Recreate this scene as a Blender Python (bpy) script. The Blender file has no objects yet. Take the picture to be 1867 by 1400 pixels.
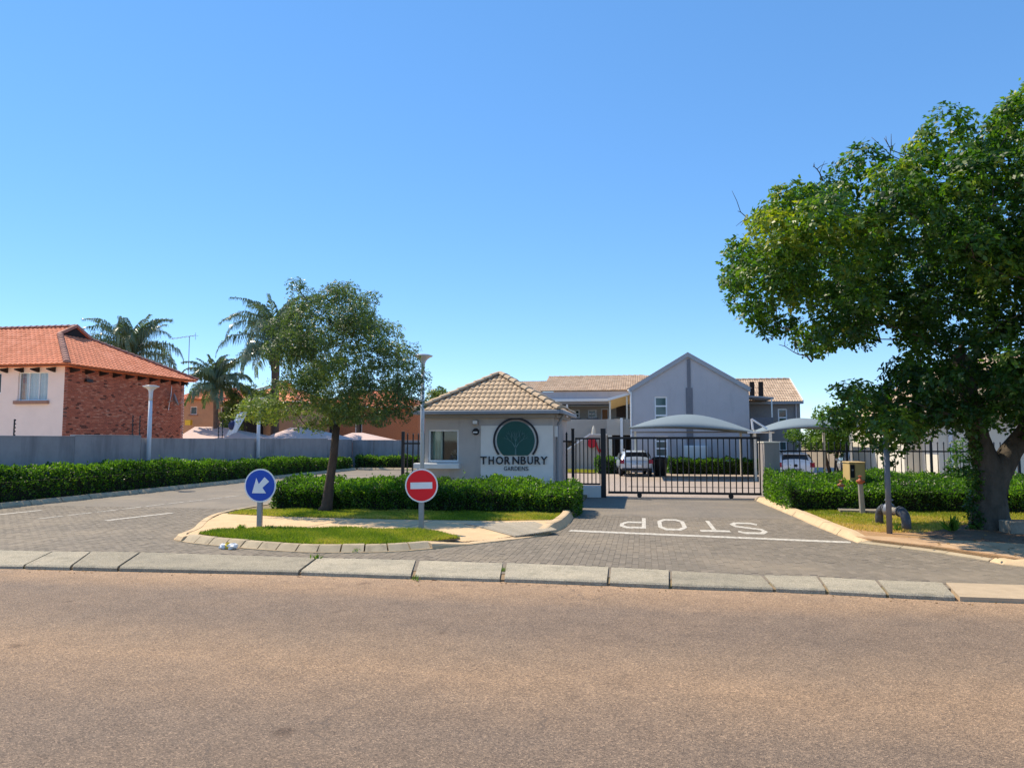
import bpy, math, random
import numpy as np
from mathutils import Vector, Matrix
R = math.radians
S = bpy.context.scene
C = S.collection
rnd = random.Random(7)
# ------------------------------------------------------------------ camera, sky, sun, exposure
F, CAMH, TH, YAW = 1350.0, 2.0, math.atan(102 / 1350), R(10)   # focal length in photo pixels, eye height, tilt, heading
cd = bpy.data.cameras.new('camera'); cam = bpy.data.objects.new('camera', cd); C.objects.link(cam)
cam.location = (0, 0, CAMH); cam.rotation_euler = (R(90) + TH, 0, YAW)
cd.sensor_width = 36; cd.lens = 36 * F / 1867; cd.clip_start = .1; cd.clip_end = 3000
S.camera = cam
SUN_EL, SUN_DIR = R(54), Vector((-.89, .455, 0)).normalized()
W = bpy.data.worlds.new('World'); S.world = W; W.use_nodes = True
nt = W.node_tree; nt.nodes.clear()
wo = nt.nodes.new('ShaderNodeOutputWorld'); bg = nt.nodes.new('ShaderNodeBackground'); sky = nt.nodes.new('ShaderNodeTexSky')
sky.sky_type = 'NISHITA'; sky.sun_disc = False; sky.sun_elevation = SUN_EL; sky.sun_rotation = math.atan2(SUN_DIR.x, SUN_DIR.y)
sky.altitude = 0; sky.air_density = .75; sky.dust_density = 0; sky.ozone_density = 8.0
bg.inputs['Strength'].default_value = .15
hs = nt.nodes.new('ShaderNodeHueSaturation'); hs.inputs['Saturation'].default_value = 1.33; hs.inputs['Hue'].default_value = .502; hs.inputs['Value'].default_value = 1.19   # the even, vivid blue of the whole sky
gm = nt.nodes.new('ShaderNodeGamma'); gm.inputs['Gamma'].default_value = .62; nt.links.new(sky.outputs[0], gm.inputs['Color'])
nt.links.new(gm.outputs[0], hs.inputs['Color']); nt.links.new(hs.outputs[0], bg.inputs['Color']); nt.links.new(bg.outputs[0], wo.inputs['Surface'])
sl = bpy.data.lights.new('sun', 'SUN'); sl.energy = 2.8; sl.angle = R(.53); sl.color = (1, .87, .68)
so = bpy.data.objects.new('sun', sl); C.objects.link(so)
sv = Vector((SUN_DIR.x * math.cos(SUN_EL), SUN_DIR.y * math.cos(SUN_EL), math.sin(SUN_EL)))
so.rotation_euler = sv.to_track_quat('Z', 'Y').to_euler(); so.location = sv * 60
S.view_settings.view_transform = 'Standard'; S.view_settings.look = 'None'; S.view_settings.gamma = 1
S.view_settings.use_curve_mapping = False; S.view_settings.exposure = 1.17
S.cycles.use_denoising = True; S.cycles.denoising_prefilter = 'NONE'; S.cycles.max_bounces = 8; S.cycles.sample_clamp_indirect = 2.5; S.cycles.blur_glossy = .5; S.cycles.transparent_max_bounces = 12

# ------------------------------------------------------------------ measuring helpers (photo pixel -> place in the world)
def ray(px, py):
    a = (px - 933.5) / F; b = (700 - py) / F
    f = math.cos(TH) - b * math.sin(TH); u = math.sin(TH) + b * math.cos(TH)
    return a * math.cos(YAW) - f * math.sin(YAW), a * math.sin(YAW) + f * math.cos(YAW), u
def G(px, py, z=0):                       # where a pixel meets the level z
    x, y, u = ray(px, py); t = (z - CAMH) / u; return x * t, y * t
def AY(px, py, yy):                       # where a pixel meets the plane y = yy -> (x, z)
    x, y, u = ray(px, py); t = yy / y; return x * t, CAMH + u * t
def AX(px, py, xx):
    x, y, u = ray(px, py); t = xx / x; return y * t, CAMH + u * t

# ------------------------------------------------------------------ objects
def props(o, label=None, cat=None, group=None, kind=None):
    if label: o['label'] = label
    if cat: o['category'] = cat
    if group: o['group'] = group
    if kind: o['kind'] = kind
    return o
def thing(name, label, cat, loc=(0, 0, 0), rz=0, group=None):
    o = bpy.data.objects.new(name, None); C.objects.link(o); o.location = loc; o.rotation_euler = (0, 0, rz)
    o.empty_display_size = .3
    return props(o, label, cat, group)
def setting(name, kind='structure'):
    o = bpy.data.objects.new(name, None); C.objects.link(o); o['kind'] = kind; return o
def link(name, me, m=None, parent=None, loc=None, rot=None, kind=None, label=None):
    if m is not None and not me.materials: me.materials.append(m)
    o = bpy.data.objects.new(name, me); C.objects.link(o)
    if parent: o.parent = parent
    if loc is not None: o.location = loc
    if rot is not None: o.rotation_euler = rot
    if kind: o['kind'] = kind
    if label: o['label'] = label
    return o
def copy_tree(o, parent=None):
    c = o.copy(); C.objects.link(c); c.parent = parent
    for ch in list(o.children): copy_tree(ch, c)
    return c
class MB:
    def __init__(s): s.v = []; s.f = []; s.t = None
    def quadv(s, *p): i = len(s.v); s.v += [tuple(q) for q in p]; s.f.append(tuple(range(i, i + len(p)))); return s
    def box(s, x0, x1, y0, y1, z0, z1, ch=0):
        i = len(s.v)
        if not ch:
            s.v += [(x, y, z) for z in (z0, z1) for (x, y) in ((x0, y0), (x1, y0), (x1, y1), (x0, y1))]
            s.f += [(i + 3, i + 2, i + 1, i), (i + 4, i + 5, i + 6, i + 7)] + [(i + k, i + (k + 1) % 4, i + 4 + (k + 1) % 4, i + 4 + k) for k in range(4)]
        else:
            for (z, d) in ((z0, 0), (z1 - ch, 0), (z1, ch)):
                s.v += [(x0 + d, y0 + d, z), (x1 - d, y0 + d, z), (x1 - d, y1 - d, z), (x0 + d, y1 - d, z)]
            s.f.append((i + 3, i + 2, i + 1, i)); s.f.append((i + 8, i + 9, i + 10, i + 11))
            for q in (0, 4): s.f += [(i + q + k, i + q + (k + 1) % 4, i + q + 4 + (k + 1) % 4, i + q + 4 + k) for k in range(4)]
        return s
    def prism(s, pts, z0, z1, zf=None):        # polygon in xy, extruded; zf gives a top height per point
        i = len(s.v); n = len(pts)
        a = sum(pts[k][0] * pts[(k + 1) % n][1] - pts[(k + 1) % n][0] * pts[k][1] for k in range(n))
        if a < 0: pts = pts[::-1]
        s.v += [(p[0], p[1], z0) for p in pts] + [(p[0], p[1], zf(*p) if zf else z1) for p in pts]
        s.f.append(tuple(range(i + n - 1, i - 1, -1))); s.f.append(tuple(range(i + n, i + 2 * n)))
        s.f += [(i + k, i + (k + 1) % n, i + n + (k + 1) % n, i + n + k) for k in range(n)]; return s
    def slab(s, pts, d):                       # any planar 3-D polygon thickened by the vector d
        i = len(s.v); n = len(pts); d = Vector(d)
        s.v += [tuple(p) for p in pts] + [tuple(Vector(p) + d) for p in pts]
        s.f.append(tuple(range(i + n - 1, i - 1, -1))); s.f.append(tuple(range(i + n, i + 2 * n)))
        s.f += [(i + k, i + (k + 1) % n, i + n + (k + 1) % n, i + n + k) for k in range(n)]; return s
    def tube(s, path, rad, n=8, cap=True):
        P = [Vector(p) for p in path]; rr = rad if isinstance(rad, (list, tuple)) else [rad] * len(P)
        up = None; i0 = len(s.v)
        for k, p in enumerate(P):
            d = (P[min(k + 1, len(P) - 1)] - P[max(k - 1, 0)]).normalized()
            if up is None: up = d.orthogonal().normalized()
            up = (up - d * up.dot(d)); up = up.normalized() if up.length > 1e-6 else d.orthogonal().normalized()
            q = d.cross(up)
            for j in range(n):
                a = 2 * math.pi * j / n; s.v.append(tuple(p + (up * math.cos(a) + q * math.sin(a)) * rr[k]))
        for k in range(len(P) - 1):
            for j in range(n):
                a = i0 + k * n + j; b = i0 + k * n + (j + 1) % n; s.f.append((a, b, b + n, a + n))
        if cap:
            s.f.append(tuple(range(i0 + n - 1, i0 - 1, -1))); e = i0 + (len(P) - 1) * n; s.f.append(tuple(range(e, e + n)))
        return s
    def lathe(s, prof, n=20, c=(0, 0)):        # profile of (radius, z)
        i0 = len(s.v)
        for (r, z) in prof:
            for j in range(n):
                a = 2 * math.pi * j / n; s.v.append((c[0] + r * math.cos(a), c[1] + r * math.sin(a), z))
        for k in range(len(prof) - 1):
            for j in range(n):
                a = i0 + k * n + j; b = i0 + k * n + (j + 1) % n; s.f.append((a, b, b + n, a + n))
        s.f.append(tuple(range(i0 + n - 1, i0 - 1, -1))); e = i0 + (len(prof) - 1) * n; s.f.append(tuple(range(e, e + n)))
        return s
    def disc(s, r, t, n=40, a0=0, a1=2 * math.pi, r0=0, y=0):      # flat disc/ring facing -y, thickness t (towards +y)
        full = abs(a1 - a0 - 2 * math.pi) < 1e-6; m = n if full else n + 1
        A = [a0 + (a1 - a0) * k / n for k in range(m)]
        ou = [(r * math.cos(a), r * math.sin(a)) for a in A]
        if r0 == 0: return s.slab([(x, y + t, z) for x, z in ou], (0, -t, 0))
        i = len(s.v)
        for yy in (y, y + t):
            for rr in (r0, r): s.v += [(rr * math.cos(a), yy, rr * math.sin(a)) for a in A]
        for k in range(n):
            k2 = (k + 1) % m; f = lambda q, kk: i + q * m + kk
            s.f += [(f(0, k), f(1, k), f(1, k2), f(0, k2)), (f(2, k), f(2, k2), f(3, k2), f(3, k)), (f(1, k), f(3, k), f(3, k2), f(1, k2)), (f(0, k), f(0, k2), f(2, k2), f(2, k))]
        if not full:
            for k in (0, m - 1): s.f.append((f(0, k), f(1, k), f(3, k), f(2, k)))
        return s
    def mesh(s, name, smooth=False):
        me = bpy.data.meshes.new(name); me.from_pydata(s.v, [], s.f); me.validate(); me.update()
        if smooth: me.shade_smooth()
        return me
    def build(s, name, m, parent=None, smooth=False, **k): return link(name, s.mesh(name, smooth), m, parent, **k)
def tint_attr(me, arr):
    a = me.attributes.new('tint', 'FLOAT', 'FACE'); a.data.foreach_set('value', np.asarray(arr, dtype=np.float32))
def np_mesh(name, V, Q, tint=None, flat=False):            # V (n,3), Q (m,4) quads or (m,3) triangles
    me = bpy.data.meshes.new(name); k = Q.shape[1]
    me.vertices.add(len(V)); me.vertices.foreach_set('co', V.astype(np.float32).ravel())
    me.loops.add(Q.size); me.loops.foreach_set('vertex_index', Q.astype(np.int32).ravel())
    me.polygons.add(len(Q)); me.polygons.foreach_set('loop_start', np.arange(0, Q.size, k, dtype=np.int32))
    me.update(calc_edges=True)
    if flat: me.shade_flat()
    if tint is not None: tint_attr(me, tint)
    return me
# wall in the xz plane, seen from -y, with rectangular openings (x0,x1,z0,z1) and reveals of depth d
def wall_open(mb, x0, x1, z0, z1, y, d, holes, thick=None):
    t = thick or d
    xs = sorted({x0, x1, *[h[0] for h in holes], *[h[1] for h in holes]}); zs = sorted({z0, z1, *[h[2] for h in holes], *[h[3] for h in holes]})
    for a, b in zip(xs, xs[1:]):
        for c, e in zip(zs, zs[1:]):
            mx, mz = (a + b) / 2, (c + e) / 2
            if any(h[0] < mx < h[1] and h[2] < mz < h[3] for h in holes): continue
            mb.quadv((a, y, c), (b, y, c), (b, y, e), (a, y, e)); mb.quadv((b, y + t, c), (a, y + t, c), (a, y + t, e), (b, y + t, e))
    for (a, b, c, e) in holes:
        mb.quadv((a, y, c), (a, y, e), (a, y + t, e), (a, y + t, c)); mb.quadv((b, y, e), (b, y, c), (b, y + t, c), (b, y + t, e))
        mb.quadv((a, y, e), (b, y, e), (b, y + t, e), (a, y + t, e)); mb.quadv((b, y, c), (a, y, c), (a, y + t, c), (b, y + t, c))
    mb.quadv((x0, y, z1), (x1, y, z1), (x1, y + t, z1), (x0, y + t, z1))
    mb.quadv((x0, y, z0), (x0, y, z1), (x0, y + t, z1), (x0, y + t, z0)); mb.quadv((x1, y, z1), (x1, y, z0), (x1, y + t, z0), (x1, y + t, z1))
    return mb

# ------------------------------------------------------------------ materials
def node(nt, t, **k):
    n = nt.nodes.new(t)
    for a, b in k.items(): setattr(n, a, b)
    return n
def noise(nt, vec, scale, detail=4, rough=.55, stretch=None):
    if stretch:
        mp = node(nt, 'ShaderNodeMapping'); mp.inputs['Scale'].default_value = stretch; nt.links.new(vec, mp.inputs['Vector']); vec = mp.outputs[0]
    n = node(nt, 'ShaderNodeTexNoise'); n.inputs['Scale'].default_value = scale; n.inputs['Detail'].default_value = detail; n.inputs['Roughness'].default_value = rough
    nt.links.new(vec, n.inputs['Vector']); return n.outputs['Fac']
def ramp(nt, fac, stops):
    r = node(nt, 'ShaderNodeValToRGB'); e = r.color_ramp.elements
    while len(e) < len(stops): e.new(.5)
    for el, (p, c) in zip(e, stops): el.position = p; el.color = (*c, 1) if len(c) == 3 else c
    nt.links.new(fac, r.inputs['Fac']); return r.outputs['Color']
def mixc(nt, fac, a, b, mode='MIX'):
    m = node(nt, 'ShaderNodeMix', data_type='RGBA', blend_type=mode)
    for s, v in ((m.inputs[0], fac), (m.inputs[6], a), (m.inputs[7], b)):
        if isinstance(v, (int, float)): s.default_value = v
        elif isinstance(v, tuple): s.default_value = (*v, 1)
        else: nt.links.new(v, s)
    return m.outputs[2]
def base(name):
    m = bpy.data.materials.new(name); m.use_nodes = True; nt = m.node_tree; b = nt.nodes['Principled BSDF']
    return m, nt, b
def k3(c, f): return tuple(min(1, x * f) for x in c)
def mat(name, col, rough=.7, var=.15, scale=6, bump=.0, bscale=None, spec=.35, metal=0, stretch=None, grime=None, coord='Object', rand=0):
    m, nt, b = base(name); tc = node(nt, 'ShaderNodeTexCoord').outputs[coord]
    f = noise(nt, tc, scale, 5, .6, stretch)
    c = ramp(nt, f, [(.25, k3(col, 1 - var)), (.5, col), (.75, k3(col, 1 + var))])
    if grime:                                   # (colour, scale, threshold, stretch)
        g = noise(nt, tc, grime[1], 6, .65, grime[3] if len(grime) > 3 else None)
        gm = ramp(nt, g, [(grime[2], (0, 0, 0)), (min(1, grime[2] + .22), (1, 1, 1))]); c = mixc(nt, gm, c, grime[0])
    if rand:
        oi = node(nt, 'ShaderNodeObjectInfo').outputs['Random']; c = mixc(nt, 1.0, c, ramp(nt, oi, [(0, (1 - rand,) * 3), (1, (1 + rand * .6,) * 3)]), 'MULTIPLY')
    nt.links.new(c, b.inputs['Base Color']); b.inputs['Roughness'].default_value = rough
    b.inputs['Specular IOR Level'].default_value = spec; b.inputs['Metallic'].default_value = metal
    if bump:
        bn = node(nt, 'ShaderNodeBump'); bn.inputs['Strength'].default_value = bump; bn.inputs['Distance'].default_value = .02
        nt.links.new(noise(nt, tc, bscale or scale * 6, 4, .6), bn.inputs['Height']); nt.links.new(bn.outputs[0], b.inputs['Normal'])
    return m
def leafmat(name, stops, trans=.3, rough=.4, spec=.5, through=(1.5, 1.7, .7)):
    m, nt, b = base(name); at = node(nt, 'ShaderNodeAttribute', attribute_name='tint').outputs['Fac']
    c = ramp(nt, at, stops); nt.links.new(c, b.inputs['Base Color']); b.inputs['Roughness'].default_value = rough; b.inputs['Specular IOR Level'].default_value = spec
    tr = node(nt, 'ShaderNodeBsdfTranslucent'); mx = node(nt, 'ShaderNodeMixShader'); mx.inputs[0].default_value = trans
    tcol = mixc(nt, 1.0, c, through, 'MULTIPLY'); nt.links.new(tcol, tr.inputs['Color'])
    nt.links.new(b.outputs[0], mx.inputs[1]); nt.links.new(tr.outputs[0], mx.inputs[2]); nt.links.new(mx.outputs[0], nt.nodes['Material Output'].inputs['Surface'])
    return m
def tintmat(name, stops, rough=.8, grain=60, bump=.3, source='attr', dust=None):
    m, nt, b = base(name); tc = node(nt, 'ShaderNodeNewGeometry').outputs['Position']
    s = node(nt, 'ShaderNodeAttribute', attribute_name='tint').outputs['Fac'] if source == 'attr' else node(nt, 'ShaderNodeObjectInfo').outputs['Random']
    c = ramp(nt, s, stops); n = noise(nt, tc, grain, 3, .7)
    c = mixc(nt, 1.0, c, ramp(nt, n, [(.3, (.8, .8, .8)), (.7, (1.15, 1.15, 1.15))]), 'MULTIPLY')
    if dust:
        g = ramp(nt, noise(nt, tc, dust[1], 5, .6), [(dust[2], (0, 0, 0)), (dust[2] + .3, (.85, .85, .85))]); c = mixc(nt, g, c, dust[0])
    nt.links.new(c, b.inputs['Base Color']); b.inputs['Roughness'].default_value = rough; b.inputs['Specular IOR Level'].default_value = .3
    if bump:
        bn = node(nt, 'ShaderNodeBump'); bn.inputs['Strength'].default_value = bump; bn.inputs['Distance'].default_value = .004
        nt.links.new(n, bn.inputs['Height']); nt.links.new(bn.outputs[0], b.inputs['Normal'])
    return m
def glassmat(name, col=(.02, .025, .03), clear=False):
    m, nt, b = base(name)
    b.inputs['Base Color'].default_value = (*col, 1); b.inputs['Roughness'].default_value = .06; b.inputs['Specular IOR Level'].default_value = .6
    if clear:
        tr = node(nt, 'ShaderNodeBsdfTransparent'); tr.inputs[0].default_value = (.86, .9, .9, 1); gl = node(nt, 'ShaderNodeBsdfGlossy'); gl.inputs['Roughness'].default_value = .03
        lw = node(nt, 'ShaderNodeLayerWeight'); lw.inputs[0].default_value = .5; pw = node(nt, 'ShaderNodeMath', operation='POWER'); nt.links.new(lw.outputs['Facing'], pw.inputs[0]); pw.inputs[1].default_value = 4; fr = node(nt, 'ShaderNodeMath', operation='MULTIPLY_ADD'); nt.links.new(pw.outputs[0], fr.inputs[0]); fr.inputs[1].default_value = .9; fr.inputs[2].default_value = .05; mx = node(nt, 'ShaderNodeMixShader')
        nt.links.new(fr.outputs[0], mx.inputs[0]); nt.links.new(tr.outputs[0], mx.inputs[1]); nt.links.new(gl.outputs[0], mx.inputs[2]); nt.links.new(mx.outputs[0], nt.nodes['Material Output'].inputs['Surface'])
    return m

def asphalt():
    m, nt, b = base('street_asphalt'); g = node(nt, 'ShaderNodeNewGeometry').outputs['Position']
    sep = node(nt, 'ShaderNodeSeparateXYZ'); nt.links.new(g, sep.inputs[0])
    big = noise(nt, g, .5, 4, .6, (.25, 1, 1)); med = noise(nt, g, 3.0, 5, .6)
    add = node(nt, 'ShaderNodeMath', operation='MULTIPLY_ADD'); nt.links.new(big, add.inputs[0]); add.inputs[1].default_value = 1.0; nt.links.new(sep.outputs['Y'], add.inputs[2])
    mr = node(nt, 'ShaderNodeMapRange'); nt.links.new(add.outputs[0], mr.inputs[0]); mr.inputs[1].default_value = 3.0; mr.inputs[2].default_value = 12.0
    sand, dark, mid = (.315, .215, .138), (.215, .158, .115), (.262, .187, .128)
    c = ramp(nt, mr.outputs[0], [(0, mid), (.12, dark), (.30, dark), (.44, k3(sand, .98)), (.53, mid), (.62, dark), (.74, k3(dark, 1.06)), (.82, k3(sand, 1.02)), (.90, k3(sand, 1.25))])
    c = mixc(nt, 1.0, c, ramp(nt, med, [(.3, (.88, .88, .89)), (.7, (1.1, 1.1, 1.1))]), 'MULTIPLY')
    pch = noise(nt, g, .9, 3, .5); c = mixc(nt, 1.0, c, ramp(nt, pch, [(.35, (.95, .96, .97)), (.6, (1.03, 1.02, 1.0))]), 'MULTIPLY')
    v = node(nt, 'ShaderNodeTexVoronoi'); v.inputs['Scale'].default_value = 105; nt.links.new(g, v.inputs['Vector'])
    sp = node(nt, 'ShaderNodeSeparateColor'); nt.links.new(v.outputs['Color'], sp.inputs[0])
    chips = ramp(nt, sp.outputs[0], [(0, (.50, .50, .52)), (.3, (.84, .84, .84)), (.65, (1.04, 1.03, 1.0)), (.9, (1.38, 1.33, 1.25)), (1, (1.9, 1.82, 1.7))])
    c = mixc(nt, 1.0, c, chips, 'MULTIPLY')
    fine = noise(nt, g, 240, 2, .6); c = mixc(nt, 1.0, c, ramp(nt, fine, [(.3, (.75, .75, .75)), (.7, (1.2, 1.2, 1.2))]), 'MULTIPLY')
    spots = ramp(nt, noise(nt, g, 1.7, 2, .4), [(.70, (1, 1, 1)), (.76, (.62, .6, .6))]); c = mixc(nt, 1.0, c, spots, 'MULTIPLY')
    wp = node(nt, 'ShaderNodeVectorMath', operation='MULTIPLY_ADD'); nw = node(nt, 'ShaderNodeTexNoise'); nw.inputs['Scale'].default_value = 1.6; nw.inputs['Detail'].default_value = 6; nt.links.new(g, nw.inputs['Vector'])
    nt.links.new(nw.outputs['Color'], wp.inputs[0]); wp.inputs[1].default_value = (1.1, 1.1, 0); nt.links.new(g, wp.inputs[2]); ve = node(nt, 'ShaderNodeTexVoronoi', feature='DISTANCE_TO_EDGE'); ve.inputs['Scale'].default_value = .30; nt.links.new(wp.outputs[0], ve.inputs['Vector'])
    crack = ramp(nt, ve.outputs['Distance'], [(0, (1, 1, 1)), (.004, (0, 0, 0))]); msk = ramp(nt, noise(nt, g, .7, 2, .5), [(.50, (0, 0, 0)), (.60, (.55, .55, .55))]); cm_ = mixc(nt, 1.0, crack, msk, 'MULTIPLY'); c = mixc(nt, cm_, c, (.09, .075, .065))   # hairline cracks
    nt.links.new(c, b.inputs['Base Color']); b.inputs['Roughness'].default_value = .85; b.inputs['Specular IOR Level'].default_value = .25
    bn = node(nt, 'ShaderNodeBump'); bn.inputs['Strength'].default_value = .7; bn.inputs['Distance'].default_value = .008
    nt.links.new(v.outputs['Distance'], bn.inputs['Height']); nt.links.new(bn.outputs[0], b.inputs['Normal'])
    return m
def speckled(name, col, scale, grime, rand):
    m, nt, b = base(name); g = node(nt, 'ShaderNodeNewGeometry').outputs['Position']
    v = node(nt, 'ShaderNodeTexVoronoi'); v.inputs['Scale'].default_value = scale; nt.links.new(g, v.inputs['Vector']); sp = node(nt, 'ShaderNodeSeparateColor'); nt.links.new(v.outputs['Color'], sp.inputs[0])
    c = mixc(nt, 1.0, col, ramp(nt, sp.outputs[0], [(0, (.55, .55, .55)), (.25, (.85, .85, .84)), (.7, (1.05, 1.05, 1.05)), (1, (1.45, 1.42, 1.38))]), 'MULTIPLY')
    c = mixc(nt, ramp(nt, noise(nt, g, 4, 6, .7), [(.50, (0, 0, 0)), (.75, (.9, .9, .9))]), c, grime)
    c = mixc(nt, 1.0, c, ramp(nt, noise(nt, g, 1.1, 3, .6), [(.3, (.86, .87, .88)), (.7, (1.1, 1.09, 1.07))]), 'MULTIPLY')
    oi = node(nt, 'ShaderNodeObjectInfo').outputs['Random']; c = mixc(nt, 1.0, c, ramp(nt, oi, [(0, (1 - rand,) * 3), (1, (1 + rand,) * 3)]), 'MULTIPLY')
    nt.links.new(c, b.inputs['Base Color']); b.inputs['Roughness'].default_value = .9; b.inputs['Specular IOR Level'].default_value = .25
    bn = node(nt, 'ShaderNodeBump'); bn.inputs['Strength'].default_value = .8; bn.inputs['Distance'].default_value = .006; nt.links.new(v.outputs['Distance'], bn.inputs['Height']); nt.links.new(bn.outputs[0], b.inputs['Normal'])
    return m
def paving_far(name, stops, mortar, dust):
    m, nt, b = base(name); g = node(nt, 'ShaderNodeNewGeometry').outputs['Position']
    mp = node(nt, 'ShaderNodeMapping'); mp.inputs['Rotation'].default_value = (0, 0, R(90)); nt.links.new(g, mp.inputs['Vector'])
    bt = node(nt, 'ShaderNodeTexBrick'); nt.links.new(mp.outputs[0], bt.inputs['Vector'])
    bt.inputs['Scale'].default_value = 1; bt.inputs['Brick Width'].default_value = .21; bt.inputs['Row Height'].default_value = .105; bt.inputs['Mortar Size'].default_value = .004
    bt.inputs['Color1'].default_value = (*stops[0], 1); bt.inputs['Color2'].default_value = (*stops[1], 1); bt.inputs['Mortar'].default_value = (*mortar, 1)
    c = mixc(nt, ramp(nt, noise(nt, g, dust[1], 5, .6), [(dust[2], (0, 0, 0)), (dust[2] + .3, (.8, .8, .8))]), bt.outputs['Color'], dust[0])
    c = mixc(nt, 1.0, c, ramp(nt, noise(nt, g, 30, 3, .7), [(.3, (.85, .85, .85)), (.7, (1.12, 1.12, 1.12))]), 'MULTIPLY')
    nt.links.new(c, b.inputs['Base Color']); b.inputs['Roughness'].default_value = .85
    return m
PAVE = [(0, (.185, .155, .115)), (.5, (.205, .172, .129)), (.85, (.222, .186, .140)), (1, (.25, .208, .156))]
SANDDUST = ((.31, .25, .175), .45, .48)
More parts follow.
